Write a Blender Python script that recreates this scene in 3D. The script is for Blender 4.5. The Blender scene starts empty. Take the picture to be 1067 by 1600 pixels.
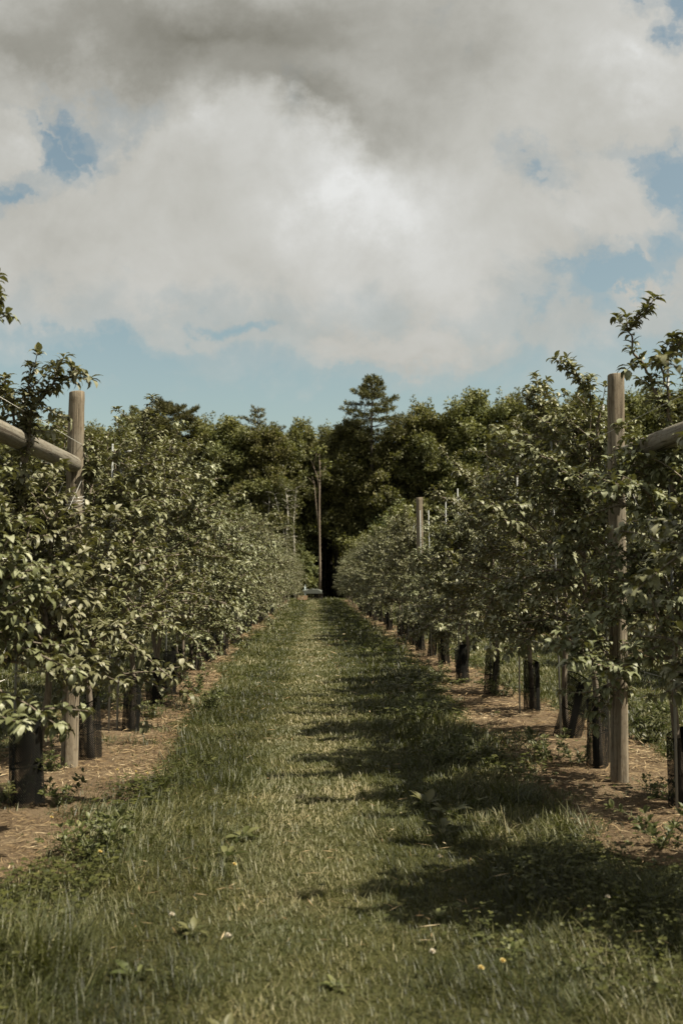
import bpy, math, random
import numpy as np
from mathutils import Vector, Matrix, Euler
R = math.radians
PI = math.pi
S = bpy.context.scene
C = S.collection

# ------------------------------------------------------------------ camera
FPX, W0, H0 = 1556.0, 1067.0, 1600.0          # focal length in photo pixels, photo size
CAM_H = 1.34
PITCH = math.atan(105 / FPX)
YAW = -math.atan(43.5 / FPX)
cam_d = bpy.data.cameras.new('camera'); cam = bpy.data.objects.new('camera', cam_d); C.objects.link(cam)
cam.location = (0, 0, CAM_H); cam.rotation_euler = (PI / 2 + PITCH, 0, YAW)
cam_d.sensor_fit = 'HORIZONTAL'; cam_d.sensor_width = 24.0; cam_d.lens = 24.0 * FPX / W0
cam_d.clip_start = 0.05; cam_d.clip_end = 2000
cam_d.dof.use_dof = True; cam_d.dof.focus_distance = 8.6; cam_d.dof.aperture_fstop = 3.0
S.camera = cam
CM = Euler(cam.rotation_euler).to_matrix()

def ray(px, py):
    v = CM @ Vector(((px - W0 / 2) / FPX, -(py - H0 / 2) / FPX, -1)); return v / v.y
def at(px, py, d):
    """a point at distance d ahead of the photographer seen in that direction"""
    v = ray(px, py); return np.array((v.x * d, d, CAM_H + v.z * d))
def gnd(px, py):
    v = ray(px, py); d = -CAM_H / v.z; return (v.x * d, d)

# ------------------------------------------------------------------ render / exposure
S.render.engine = 'CYCLES'
S.cycles.use_denoising = True
try: S.cycles.denoiser = 'OPENIMAGEDENOISE'
except Exception: pass
S.cycles.max_bounces = 6; S.cycles.diffuse_bounces = 3; S.cycles.transmission_bounces = 4
S.cycles.transparent_max_bounces = 8; S.cycles.glossy_bounces = 2
S.view_settings.view_transform = 'Standard'; S.view_settings.look = 'None'
S.view_settings.exposure = 1.05; S.view_settings.gamma = 1.0

# ------------------------------------------------------------------ sun
SUN_EL, SUN_AZ = R(56), R(109)                  # azimuth clockwise from +Y (the row direction)
sd = Vector((math.sin(SUN_AZ) * math.cos(SUN_EL), math.cos(SUN_AZ) * math.cos(SUN_EL), math.sin(SUN_EL)))
sl = bpy.data.lights.new('sun', 'SUN'); sun = bpy.data.objects.new('sun', sl); C.objects.link(sun)
sl.energy = 5.0; sl.angle = R(0.6); sl.color = (1.0, 0.92, 0.74)
sun.rotation_euler = sd.to_track_quat('Z', 'Y').to_euler(); sun.location = (20, 0, 30)

# ------------------------------------------------------------------ node helpers
class NT:
    def __init__(s, tree): s.t = tree; s.n = tree.nodes; s.l = tree.links
    def node(s, typ, ins=None, **kw):
        n = s.n.new(typ)
        for k, v in kw.items(): setattr(n, k, v)
        for k, v in (ins or {}).items():
            if isinstance(v, bpy.types.NodeSocket): s.l.new(v, n.inputs[k])
            else: n.inputs[k].default_value = v
        return n
    def math(s, op, a, b=0.0, c=None, clamp=False):
        ins = {0: a, 1: b}
        if c is not None: ins[2] = c
        return s.node('ShaderNodeMath', ins, operation=op, use_clamp=clamp).outputs[0]
    def mix(s, f, a, b, typ='MIX'):
        n = s.n.new('ShaderNodeMix'); n.data_type = 'RGBA'; n.blend_type = typ
        for k, v in ((0, f), (6, a), (7, b)):
            if isinstance(v, bpy.types.NodeSocket): s.l.new(v, n.inputs[k])
            else: n.inputs[k].default_value = v if k == 0 else (tuple(v) + (1,))[:4]
        return n.outputs[2]
    def ramp(s, f, stops, interp='LINEAR'):
        n = s.n.new('ShaderNodeValToRGB'); n.color_ramp.interpolation = interp
        e = n.color_ramp.elements
        while len(e) < len(stops): e.new(0.5)
        for el, (p, c) in zip(e, stops):
            el.position = p; el.color = (c, c, c, 1) if isinstance(c, (int, float)) else tuple(c) + (1,)
        s.l.new(f, n.inputs[0]); return n.outputs[0]
    def noise(s, vec, scale, detail=4, rough=0.55, dist=0.0, out='Fac'):
        n = s.node('ShaderNodeTexNoise', {'Scale': scale, 'Detail': detail, 'Roughness': rough, 'Distortion': dist})
        if vec is not None: s.l.new(vec, n.inputs['Vector'])
        return n.outputs[0 if out == 'Fac' else 1]

# ------------------------------------------------------------------ world: blue sky and broken cloud
world = bpy.data.worlds.new('World'); S.world = world; world.use_nodes = True
w = NT(world.node_tree); w.n.clear()
sky = w.node('ShaderNodeTexSky', sky_type='NISHITA', sun_disc=False, sun_elevation=SUN_EL, sun_rotation=SUN_AZ)
sky.air_density = 1.0; sky.dust_density = 2.5; sky.ozone_density = 1.0; sky.altitude = 50
tc = w.node('ShaderNodeTexCoord').outputs['Generated']
sep = w.node('ShaderNodeSeparateXYZ', {0: tc})
ay = w.math('MAXIMUM', w.math('ABSOLUTE', sep.outputs[1]), 0.12)
uu = w.math('DIVIDE', sep.outputs[0], ay); vv = w.math('DIVIDE', sep.outputs[2], ay)
uv = w.node('ShaderNodeCombineXYZ', {0: uu, 1: vv, 2: 0.0}).outputs[0]
wn = w.noise(uv, 5.0, 7, 0.62, 0.0, 'Color')
wn2 = w.node('ShaderNodeVectorMath', {0: wn, 1: (0.5, 0.5, 0.5)}, operation='SUBTRACT').outputs[0]
wn3 = w.node('ShaderNodeVectorMath', {0: wn2, 'Scale': 0.30}, operation='SCALE').outputs[0]
uvw = w.node('ShaderNodeVectorMath', {0: uv, 1: wn3}, operation='ADD').outputs[0]
def blob(px, py, rx, ry, rot=0, vec=None):
    v = ray(px, py)
    m = w.node('ShaderNodeMapping', {'Vector': vec or uvw, 'Location': (v.x, v.z, 0), 'Rotation': (0, 0, R(rot)),
               'Scale': (rx / FPX, ry / FPX, 10)}, vector_type='TEXTURE').outputs[0]
    g = w.node('ShaderNodeTexGradient', {0: m}, gradient_type='QUADRATIC_SPHERE').outputs[1]
    return g
def field(base, blobs):
    acc = base
    for (px, py, rx, ry, rot, a) in blobs:
        acc = w.math('MULTIPLY_ADD', blob(px, py, rx, ry, rot), a, acc)
    return acc
f1 = w.noise(uv, 4.0, 10, 0.62, 0.4)
f2 = w.noise(uv, 11.0, 8, 0.62, 0.3)
# cover field: positive = cloud
vup = w.math('SUBTRACT', vv, ray(533, 565).z)
base = w.math('MULTIPLY', w.math('MULTIPLY', vup, 14.0), 1.0)
base = w.math('MINIMUM', base, 1.45)
cover = field(base, [
    (590, 555, 250, 90, 0, 1.5), (700, 575, 150, 75, 0, 1.2), (520, 590, 90, 40, 0, 0.6), (250, 540, 330, 60, 0, 0.35), (260, 470, 320, 70, 0, -0.5),
    (100, 590, 420, 65, 0, -1.2), (370, 528, 130, 36, 0, -1.5), (160, 420, 90, 26, 0, -0.35),
    (110, 200, 240, 100, 20, -2.9), (22, 212, 80, 62, 0, 3.4), (15, 292, 130, 50, 0, -2.2), (120, 190, 120, 14, -30, 1.0),
    (1085, 20, 95, 95, 0, -3.2), (1060, 245, 210, 90, -20, -3.0), (985, 395, 330, 110, 24, -3.6), (830, 420, 130, 40, 0, -0.8), (1065, 330, 110, 40, 0, -0.6),
    (850, 225, 160, 90, 0, -1.7), (1040, 350, 90, 26, -8, 1.4), (1010, 440, 150, 24, 12, 1.5), (880, 330, 120, 50, 0, -0.5), (1000, 550, 220, 50, 8, -0.5),
    (960, 70, 120, 110, 0, 0.6)])
cover = w.math('ADD', cover, w.math('MULTIPLY', w.math('SUBTRACT', f2, 0.5), 2.6))
mask = w.ramp(w.math('MULTIPLY_ADD', cover, 0.5, 0.25), [(0.0, 0.06), (0.25, 0.26), (0.50, 0.72), (0.85, 1.0)], 'EASE')
# brightness field of the cloud
bright = field(0.66, [
    (330, 20, 720, 260, 0, -0.56), (480, 160, 330, 100, -14, -0.34), (60, 60, 300, 140, 0, -0.14), (760, 60, 280, 190, 30, -0.10),
    (530, 290, 200, 110, -20, 0.22), (600, 340, 380, 190, -20, 0.24), (1000, 70, 170, 90, -40, 0.22), (20, 210, 90, 60, 0, 0.12),
    (880, 300, 240, 140, 0, 0.14), (540, 520, 420, 80, 0, -0.07), (300, 215, 140, 50, 25, 0.13), (680, 590, 240, 50, 0, -0.07)])
bright = w.math('ADD', bright, w.math('MULTIPLY', w.math('SUBTRACT', f1, 0.5), 0.55))
bright = w.math('ADD', bright, w.math('MULTIPLY', w.math('SUBTRACT', f2, 0.5), 0.22))
ccol = w.ramp(bright, [(0.05, (0.165, 0.158, 0.130)), (0.35, (0.275, 0.268, 0.235)), (0.62, (0.44, 0.435, 0.400)), (0.85, (0.56, 0.56, 0.535)), (1.0, (0.66, 0.665, 0.65))])
skyc = w.mix(1.0, sky.outputs[0], (1.02, 0.98, 0.74), 'MULTIPLY')
b1 = w.node('ShaderNodeBackground', {0: skyc, 1: 0.074})
b2 = w.node('ShaderNodeBackground', {0: ccol, 1: 0.575})
ms = w.node('ShaderNodeMixShader', {0: mask, 1: b1.outputs[0], 2: b2.outputs[0]})
wo = w.node('ShaderNodeOutputWorld', {0: ms.outputs[0]})

# ------------------------------------------------------------------ mesh helpers
class MB:
    """collects geometry with a per-vertex random value 'rnd'"""
    def __init__(s): s.v = []; s.l = []; s.t = []; s.r = []; s.n = 0
    def add(s, v, loops, totals, rnd=None):
        v = np.asarray(v, dtype=np.float32).reshape(-1, 3)
        s.v.append(v); s.l.append(np.asarray(loops, dtype=np.int32).ravel() + s.n)
        s.t.append(np.asarray(totals, dtype=np.int32).ravel())
        s.r.append(np.full(len(v), 0.5, np.float32) if rnd is None else np.broadcast_to(np.asarray(rnd, np.float32).ravel(), (len(v),)))
        s.n += len(v)
    def tube(s, P, rad, k=6, rnd=None, cap=True):
        P = np.asarray(P, float); n = len(P)
        rad = np.broadcast_to(np.asarray(rad, float), (n,)) if np.ndim(rad) < 2 else np.asarray(rad)
        T = np.gradient(P, axis=0); T /= np.linalg.norm(T, axis=1)[:, None] + 1e-9
        ref = np.array((1.0, 0, 0)) if abs(T[0][2]) > 0.8 else np.array((0, 0, 1.0))
        A = np.cross(T, ref); A /= np.linalg.norm(A, axis=1)[:, None] + 1e-9
        B = np.cross(T, A)
        th = np.arange(k) * 2 * PI / k
        rr = rad[:, None] if rad.ndim == 1 else rad
        V = P[:, None, :] + rr[..., None] * (np.cos(th)[None, :, None] * A[:, None, :] + np.sin(th)[None, :, None] * B[:, None, :])
        i = np.arange(n - 1)[:, None] * k; j = np.arange(k)[None, :]; j2 = (j + 1) % k
        q = np.stack([i + j, i + j2, i + k + j2, i + k + j], -1).reshape(-1, 4)
        L = q.ravel(); Tt = np.full(len(q), 4)
        if cap:
            L = np.concatenate([L, np.arange(k)[::-1], (n - 1) * k + np.arange(k)]); Tt = np.concatenate([Tt, [k, k]])
        s.add(V.reshape(-1, 3), L, Tt, rnd)
    def box(s, c, size, rz=0, tilt=0, rnd=None):
        c = np.array(c, float); h = np.array(size, float) / 2
        v = np.array([(x, y, z) for x in (-1, 1) for y in (-1, 1) for z in (-1, 1)], float) * h
        if tilt: v = v @ np.array(Matrix.Rotation(tilt, 3, 'Y')).T
        if rz: v = v @ np.array(Matrix.Rotation(rz, 3, 'Z')).T
        s.add(v + c, [0, 1, 3, 2, 4, 6, 7, 5, 0, 4, 5, 1, 2, 3, 7, 6, 0, 2, 6, 4, 1, 5, 7, 3], [4] * 6, rnd)
    def cards(s, tmpl, loops, totals, pos, d, nrm, L, W, curl=None, rnd=None):
        """copies of a leaf template (u across, v along, w off the blade) laid along d with normal nrm"""
        pos = np.asarray(pos, float); N = len(pos)
        if N == 0: return
        d = d / (np.linalg.norm(d, axis=1)[:, None] + 1e-9)
        nrm = nrm - (nrm * d).sum(1)[:, None] * d; nrm /= np.linalg.norm(nrm, axis=1)[:, None] + 1e-9
        sx = np.cross(d, nrm)
        t = tmpl[None]; u = t[..., 0] * W[:, None]; v = t[..., 1] * L[:, None]; ww = t[..., 2] * W[:, None]
        if curl is not None:
            c = curl[:, None] * t[..., 1]             # bend downwards along the blade
            v2 = np.where(np.abs(c) < 1e-3, v, L[:, None] * np.sin(c) / np.where(np.abs(curl[:, None]) < 1e-3, 1, curl[:, None]))
            ww = ww - L[:, None] * (1 - np.cos(c)) / np.where(np.abs(curl[:, None]) < 1e-3, 1, curl[:, None]); v = v2
        V = pos[:, None] + u[..., None] * sx[:, None] + v[..., None] * d[:, None] + ww[..., None] * nrm[:, None]
        m = tmpl.shape[0]; lo = np.asarray(loops)
        LL = (np.arange(N)[:, None] * m + lo[None]).ravel()
        TT = np.tile(np.asarray(totals), N)
        rr = None if rnd is None else np.repeat(rnd, m)
        s.add(V.reshape(-1, 3), LL, TT, rr)
    def mesh(s, name, mat, smooth=True):
        me = bpy.data.meshes.new(name)
        v = np.concatenate(s.v); l = np.concatenate(s.l); t = np.concatenate(s.t); r = np.concatenate(s.r).astype(np.float32)
        me.vertices.add(len(v)); me.vertices.foreach_set('co', v.astype(np.float32).ravel())
        me.loops.add(len(l)); me.loops.foreach_set('vertex_index', l)
        me.polygons.add(len(t)); st = np.concatenate([[0], np.cumsum(t)[:-1]]).astype(np.int32)
        me.polygons.foreach_set('loop_start', st); me.polygons.foreach_set('loop_total', t)
        me.polygons.foreach_set('use_smooth', np.full(len(t), smooth))
        a = me.attributes.new('rnd', 'FLOAT', 'POINT'); a.data.foreach_set('value', r)
        me.materials.append(mat); me.update(calc_edges=True); return me
    def obj(s, name, mat, parent=None, smooth=True):
        o = bpy.data.objects.new(name, s.mesh(name, mat, smooth)); C.objects.link(o)
        if parent: o.parent = parent
        return o

def tag(o, label=None, cat=None, group=None, kind=None):
    for k, v in (('label', label), ('category', cat), ('group', group), ('kind', kind)):
        if v: o[k] = v
    return o
def empty(name, loc=(0, 0, 0), rz=0):
    o = bpy.data.objects.new(name, None); C.objects.link(o); o.location = loc; o.rotation_euler = (0, 0, rz)
    o.empty_display_size = 0.1; return o
def copy_tree(o, parent=None):
    c = o.copy(); C.objects.link(c)
    if parent: c.parent = parent
    for ch in list(o.children): copy_tree(ch, c)
    return c

# leaf templates: (u, v, w)
def leaf_tmpl(fold=0.35):
    vs = [(0, 0, 0)]
    for v, wd in ((0.18, 0.30), (0.45, 0.5), (0.75, 0.36)):
        vs += [(-wd, v, fold * wd), (0, v, 0), (wd, v, fold * wd)]
    vs.append((0, 1, 0))
    lo = [0, 2, 1, 0, 3, 2, 1, 2, 5, 4, 2, 3, 6, 5, 4, 5, 8, 7, 5, 6, 9, 8, 7, 8, 10, 8, 9, 10]
    return np.array(vs, float), lo, [3, 3, 4, 4, 4, 4, 3, 3]
LEAF = leaf_tmpl()
DIAM = (np.array([(0, 0, 0), (0.5, 0.45, 0.08), (0, 1, 0), (-0.5, 0.45, 0.08)], float), [0, 1, 2, 3], [4])
OVAL = (np.array([(0, 0, 0), (0.45, 0.35, 0.05), (0.42, 0.8, 0.05), (0, 1, 0), (-0.42, 0.8, 0.05), (-0.45, 0.35, 0.05)], float), [0, 1, 2, 3, 4, 5], [6])
BLADE = (np.array([(-0.5, 0, 0), (0.5, 0, 0), (0.36, 0.55, 0), (-0.36, 0.55, 0), (0, 1, 0)], float), [0, 1, 2, 3, 3, 2, 4], [4, 3])

# ------------------------------------------------------------------ materials
def new_mat(name):
    m = bpy.data.materials.new(name); m.use_nodes = True; n = NT(m.node_tree); n.n.clear(); return m, n
def leaf_mat(name, cols, back, trans, rough=0.45, spec=0.5, tmix=0.35, objvar=0.12, nscale=0.0):
    """cols: ramp over the per-leaf random value; back: paler underside; trans: colour of light coming through"""
    m, n = new_mat(name)
    r = n.node('ShaderNodeAttribute', attribute_name='rnd').outputs['Fac']
    oi = n.node('ShaderNodeObjectInfo').outputs['Random']
    c = n.ramp(r, [(i / (len(cols) - 1), c) for i, c in enumerate(cols)])
    hs = n.node('ShaderNodeHueSaturation', {'Color': c, 'Value': n.math('MULTIPLY_ADD', oi, 2 * objvar, 1 - objvar),
                                            'Hue': n.math('MULTIPLY_ADD', oi, 0.035, 0.483)}).outputs[0]
    geo = n.node('ShaderNodeNewGeometry')
    if nscale:
        g = n.noise(geo.outputs['Position'], nscale, 3)
        hs = n.mix(n.ramp(g, [(0.35, 0), (0.65, 1)]), hs, n.mix(1.0, hs, (1.45, 1.25, 1.1), 'MULTIPLY'))
    cc = n.mix(geo.outputs['Backfacing'], hs, n.mix(0.75, hs, back))
    p = n.node('ShaderNodeBsdfPrincipled', {'Base Color': cc, 'Roughness': rough, 'Specular IOR Level': spec})
    t = n.node('ShaderNodeBsdfTranslucent', {0: trans + (1,)})
    mx = n.node('ShaderNodeMixShader', {0: tmix, 1: p.outputs[0], 2: t.outputs[0]})
    n.node('ShaderNodeOutputMaterial', {0: mx.outputs[0]}); return m
def bark_mat(name, c1, c2, scale=(30, 30, 6), rough=0.85, bump=0.5, c3=None):
    m, n = new_mat(name)
    co = n.node('ShaderNodeTexCoord').outputs['Object']
    mp = n.node('ShaderNodeMapping', {0: co, 'Scale': scale}).outputs[0]
    a = n.noise(mp, 1.0, 8, 0.65)
    c = n.mix(n.ramp(a, [(0.35, 0), (0.65, 1)]), c1, c2)
    if c3:
        b = n.noise(co, 1.3, 5, 0.6); c = n.mix(n.ramp(b, [(0.5, 0), (0.62, 0.85)]), c, c3)
    bp = n.node('ShaderNodeBump', {'Height': a, 'Strength': bump, 'Distance': 0.01}).outputs[0]
    p = n.node('ShaderNodeBsdfPrincipled', {'Base Color': c, 'Roughness': rough, 'Normal': bp, 'Specular IOR Level': 0.25})
    n.node('ShaderNodeOutputMaterial', {0: p.outputs[0]}); return m
def plain(name, col, rough=0.6, metal=0.0, spec=0.4, vary=0.15, scale=20):
    m, n = new_mat(name)
    co = n.node('ShaderNodeTexCoord').outputs['Object']
    a = n.noise(co, scale, 5, 0.6)
    c = n.mix(a, tuple(x * (1 - vary) for x in col), tuple(min(1, x * (1 + vary)) for x in col))
    p = n.node('ShaderNodeBsdfPrincipled', {'Base Color': c, 'Roughness': rough, 'Metallic': metal, 'Specular IOR Level': spec})
    n.node('ShaderNodeOutputMaterial', {0: p.outputs[0]}); return m

M_apple = leaf_mat('apple_leaf', [(0.045, 0.048, 0.018), (0.105, 0.109, 0.046), (0.180, 0.183, 0.100), (0.32, 0.316, 0.215)],
                   (0.18, 0.175, 0.115), (0.13, 0.13, 0.022), rough=0.50, spec=0.40, tmix=0.16)
M_wood_leaf = leaf_mat('woodland_leaf', [(0.046, 0.054, 0.021), (0.088, 0.099, 0.038), (0.136, 0.147, 0.060), (0.195, 0.202, 0.095)],
                   (0.085, 0.085, 0.045), (0.15, 0.155, 0.028), rough=0.55, spec=0.3, tmix=0.26, objvar=0.30, nscale=0.35)
M_pine = leaf_mat('pine_needle', [(0.07, 0.068, 0.028), (0.12, 0.114, 0.048), (0.175, 0.160, 0.075), (0.24, 0.215, 0.115)],
                   (0.06, 0.062, 0.035), (0.08, 0.08, 0.02), rough=0.6, spec=0.25, tmix=0.2)
M_birch_leaf = leaf_mat('birch_leaf', [(0.050, 0.055, 0.018), (0.080, 0.082, 0.026), (0.11, 0.108, 0.038)],
                   (0.11, 0.11, 0.055), (0.11, 0.115, 0.025), rough=0.5, spec=0.3, tmix=0.28, objvar=0.15)
M_grass = leaf_mat('grass_blade', [(0.015, 0.018, 0.005), (0.034, 0.041, 0.011), (0.066, 0.072, 0.025), (0.118, 0.120, 0.060), (0.20, 0.192, 0.120)],
                   (0.08, 0.08, 0.025), (0.080, 0.090, 0.012), rough=0.5, spec=0.35, tmix=0.25, objvar=0, nscale=2.2)
M_clover = leaf_mat('clover_leaf', [(0.026, 0.033, 0.007), (0.045, 0.053, 0.011), (0.078, 0.084, 0.022)],
                   (0.06, 0.065, 0.025), (0.055, 0.070, 0.010), rough=0.5, spec=0.35, tmix=0.25, objvar=0)
M_weed = leaf_mat('weed_leaf', [(0.034, 0.040, 0.009), (0.065, 0.070, 0.019), (0.14, 0.137, 0.055)],
                   (0.12, 0.125, 0.075), (0.08, 0.10, 0.03), rough=0.5, spec=0.35, tmix=0.25, objvar=0.2)
M_straw = leaf_mat('straw_litter', [(0.060, 0.036, 0.020), (0.15, 0.094, 0.050), (0.27, 0.190, 0.112), (0.42, 0.33, 0.22)],
                   (0.24, 0.17, 0.11), (0.12, 0.08, 0.04), rough=0.8, spec=0.15, tmix=0.08, objvar=0)
M_apple_bark = bark_mat('apple_bark', (0.085, 0.068, 0.052), (0.20, 0.165, 0.13), (60, 60, 14))
M_forest_bark = bark_mat('forest_bark', (0.030, 0.025, 0.020), (0.085, 0.072, 0.058), (9, 9, 2))
M_pale_bark = bark_mat('birch_bark', (0.30, 0.275, 0.235), (0.52, 0.49, 0.43), (5, 5, 9), c3=(0.10, 0.085, 0.07))
M_snag = bark_mat('dead_trunk_bark', (0.13, 0.095, 0.070), (0.27, 0.22, 0.175), (10, 10, 2.0))
M_net = plain('black_netting', (0.008, 0.008, 0.007), 0.8, spec=0.12)
M_steel = plain('galvanised_steel', (0.24, 0.245, 0.24), 0.65, 0.2)
M_wire = plain('fence_wire', (0.45, 0.44, 0.41), 0.45, 0.5)

def post_mat(name, c1, c2, c3):
    m, n = new_mat(name)
    co = n.node('ShaderNodeTexCoord').outputs['Object']
    mp = n.node('ShaderNodeMapping', {0: co, 'Scale': (34, 34, 1.6)}).outputs[0]
    a = n.noise(mp, 1.0, 9, 0.62, 1.2)
    mp2 = n.node('ShaderNodeMapping', {0: co, 'Scale': (75, 75, 1.1)}).outputs[0]
    cr = n.noise(mp2, 1.0, 3, 0.5, 0.6)
    big = n.noise(co, 2.6, 4, 0.6)
    c = n.mix(n.ramp(a, [(0.3, 0), (0.7, 1)]), c1, c2)
    c = n.mix(n.ramp(big, [(0.42, 0), (0.62, 0.75)]), c, c3)
    fine = n.noise(n.node('ShaderNodeMapping', {0: co, 'Scale': (45, 45, 22)}).outputs[0], 1.0, 6, 0.7)
    c = n.mix(n.ramp(fine, [(0.52, 0), (0.62, 0.55)]), c, (0.085, 0.062, 0.040))
    crack = n.ramp(cr, [(0.37, 1), (0.42, 0)])
    c = n.mix(n.math('MULTIPLY', crack, 0.75), c, (0.045, 0.034, 0.024))
    vz = n.node('ShaderNodeTexVoronoi', {'Vector': n.node('ShaderNodeMapping', {0: co, 'Scale': (7, 7, 3.2)}).outputs[0], 'Scale': 1.0})
    knot = n.ramp(vz.outputs['Distance'], [(0.05, 1), (0.11, 0)])
    c = n.mix(n.math('MULTIPLY', knot, 0.7), c, (0.07, 0.048, 0.030))
    h = n.math('SUBTRACT', a, n.math('MULTIPLY', crack, 0.7))
    bp = n.node('ShaderNodeBump', {'Height': h, 'Strength': 0.7, 'Distance': 0.006}).outputs[0]
    p = n.node('ShaderNodeBsdfPrincipled', {'Base Color': c, 'Roughness': 0.85, 'Normal': bp, 'Specular IOR Level': 0.2})
    n.node('ShaderNodeOutputMaterial', {0: p.outputs[0]}); return m
M_post = post_mat('weathered_post_wood', (0.085, 0.068, 0.048), (0.27, 0.22, 0.160), (0.18, 0.162, 0.128))
M_brace = post_mat('grey_brace_wood', (0.10, 0.088, 0.068), (0.235, 0.21, 0.17), (0.17, 0.16, 0.135))

# ------------------------------------------------------------------ layout of the orchard
XL, XR = -1.68, 2.03                     # the two rows beside the lane
rng = np.random.default_rng(7)
def vnoise(x, y, seed=0, f=1.0):
    r = np.random.default_rng(seed); out = 0; amp = 1; tot = 0
    for o in range(4):
        for k in range(3):
            a = r.uniform(0, 2 * PI); ph = r.uniform(0, 2 * PI); ff = f * (1.9 ** o) * r.uniform(0.7, 1.3)
            out = out + amp * np.sin((x * math.cos(a) + y * math.sin(a)) * ff + ph); tot += amp
        amp *= 0.6
    return out / tot * 1.8
STRIPS = [(-2.35, -1.13, 4.28, 64.5), (1.45, 2.65, 4.5, 64.5), (-6.1, -4.85, 4.5, 64.5), (5.1, 6.35, 4.5, 64.5)]
def strip_mask(x, y):
    """1 on the bare mulched strip under a row, 0 on grass, ragged edges"""
    m = np.zeros_like(x)
    e = 0.20 * vnoise(x, y, 3, 2.0) + 0.10 * vnoise(x, y, 5, 7.0)
    for (x0, x1, y0, y1) in STRIPS:
        inn = 0.30 * np.clip((y - 9) / 5, 0, 1)
        d = np.minimum(np.minimum(x - x0 - inn, x1 - inn - x), np.minimum(y - y0, y1 - y)) + e
        m = np.maximum(m, np.clip(d / 0.16 + 0.5, 0, 1))
    patch = np.clip((vnoise(x, y, 71, 2.4) - 0.22 + 0.25 * np.clip((y - 9) / 6, 0, 1)) / 0.3, 0, 1)
    return m * (1 - 0.80 * patch)

# ---- ground sheet
def ground_mat():
    m, n = new_mat('meadow_ground')
    co = n.node('ShaderNodeNewGeometry').outputs['Position']
    a = n.noise(co, 3.0, 8, 0.65); b = n.noise(co, 40.0, 6, 0.7); c0 = n.noise(co, 0.25, 4, 0.6)
    c = n.mix(n.ramp(a, [(0.35, 0), (0.65, 1)]), (0.022, 0.024, 0.007), (0.055, 0.050, 0.020))
    c = n.mix(n.ramp(b, [(0.45, 0), (0.75, 0.6)]), c, (0.10, 0.085, 0.05))
    c = n.mix(n.ramp(c0, [(0.4, 0), (0.7, 0.5)]), c, (0.075, 0.082, 0.028))
    bp = n.node('ShaderNodeBump', {'Height': b, 'Strength': 0.8, 'Distance': 0.02}).outputs[0]
    p = n.node('ShaderNodeBsdfPrincipled', {'Base Color': c, 'Roughness': 0.95, 'Normal': bp, 'Specular IOR Level': 0.1})
    n.node('ShaderNodeOutputMaterial', {0: p.outputs[0]}); return m
g = MB(); xs = np.array([-1500, -300, -60, -10, 0, 10, 60, 300, 1500.]); ys = np.array([-600, -50, -5, 5, 20, 60, 120, 400, 1600.])
X, Y = np.meshgrid(xs, ys); nx = len(xs)
q = [(r * nx + c, r * nx + c + 1, (r + 1) * nx + c + 1, (r + 1) * nx + c) for r in range(len(ys) - 1) for c in range(nx - 1)]
g.add(np.stack([X, Y, X * 0], -1), q, [4] * len(q)); tag(g.obj('ground', ground_mat()), kind='structure')

def mulch_mat():
    m, n = new_mat('mulch_soil')
    co = n.node('ShaderNodeNewGeometry').outputs['Position']
    a = n.noise(co, 2.2, 7, 0.65); b = n.noise(co, 55.0, 7, 0.75)
    mp = n.node('ShaderNodeMapping', {0: co, 'Scale': (30, 110, 50)}).outputs[0]; s_ = n.noise(mp, 1.0, 4, 0.6, 1.5)
    c = n.mix(n.ramp(a, [(0.35, 0), (0.65, 1)]), (0.095, 0.062, 0.036), (0.175, 0.128, 0.080))
    c = n.mix(n.ramp(s_, [(0.5, 0), (0.7, 0.7)]), c, (0.30, 0.230, 0.150))
    c = n.mix(n.ramp(b, [(0.52, 0), (0.66, 0.9)]), c, (0.055, 0.038, 0.026))
    bp = n.node('ShaderNodeBump', {'Height': n.math('ADD', b, s_), 'Strength': 0.9, 'Distance': 0.02}).outputs[0]
    p = n.node('ShaderNodeBsdfPrincipled', {'Base Color': c, 'Roughness': 0.95, 'Normal': bp, 'Specular IOR Level': 0.1})
    n.node('ShaderNodeOutputMaterial', {0: p.outputs[0]}); return m
mm = mulch_mat()
for (x0, x1, y0, y1) in STRIPS:
    b = MB(); yy = np.concatenate([np.arange(y0, 14, 0.12), np.arange(14, y1, 0.5)])
    cxs = np.linspace(0, 1, 9); V = []
    for k, y in enumerate(yy):
        el = 0.16 * vnoise(np.array([x0]), np.array([y]), 3, 2.0)[0] + 0.05 * vnoise(np.array([x0]), np.array([y]), 8, 9.0)[0]
        er = 0.16 * vnoise(np.array([x1]), np.array([y]), 4, 2.0)[0] + 0.05 * vnoise(np.array([x1]), np.array([y]), 9, 9.0)[0]
        taper = 0.55 * max(0, 1 - (y - y0) / 0.6) ** 2 + 0.28 * min(1, max(0, (y - 9) / 5))
        for c in cxs:
            V.append((x0 + el + taper + c * (x1 - x0 + er - el - 2 * taper), y, 0.004 + 0.022 * math.sin(PI * c)))
    q = [(r * 9 + c, r * 9 + c + 1, (r + 1) * 9 + c + 1, (r + 1) * 9 + c) for r in range(len(yy) - 1) for c in range(8)]
    b.add(V, q, [4] * len(q)); tag(b.obj('mulch_bed', mm), kind='structure')

# ---- scatter over the view wedge (with a margin for a step to either side)
def scatter(n, d0, d1, power, xl=-9, xr=9.5):
    """points whose density falls as d**-power"""
    e = 2 - power; u = rng.random(n)
    d = (d0 ** e + u * (d1 ** e - d0 ** e)) ** (1 / e)
    x = rng.uniform(-0.36, 0.40, n) * (d + 3.2)
    k = (x > xl) & (x < xr); return x[k], d[k]

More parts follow.
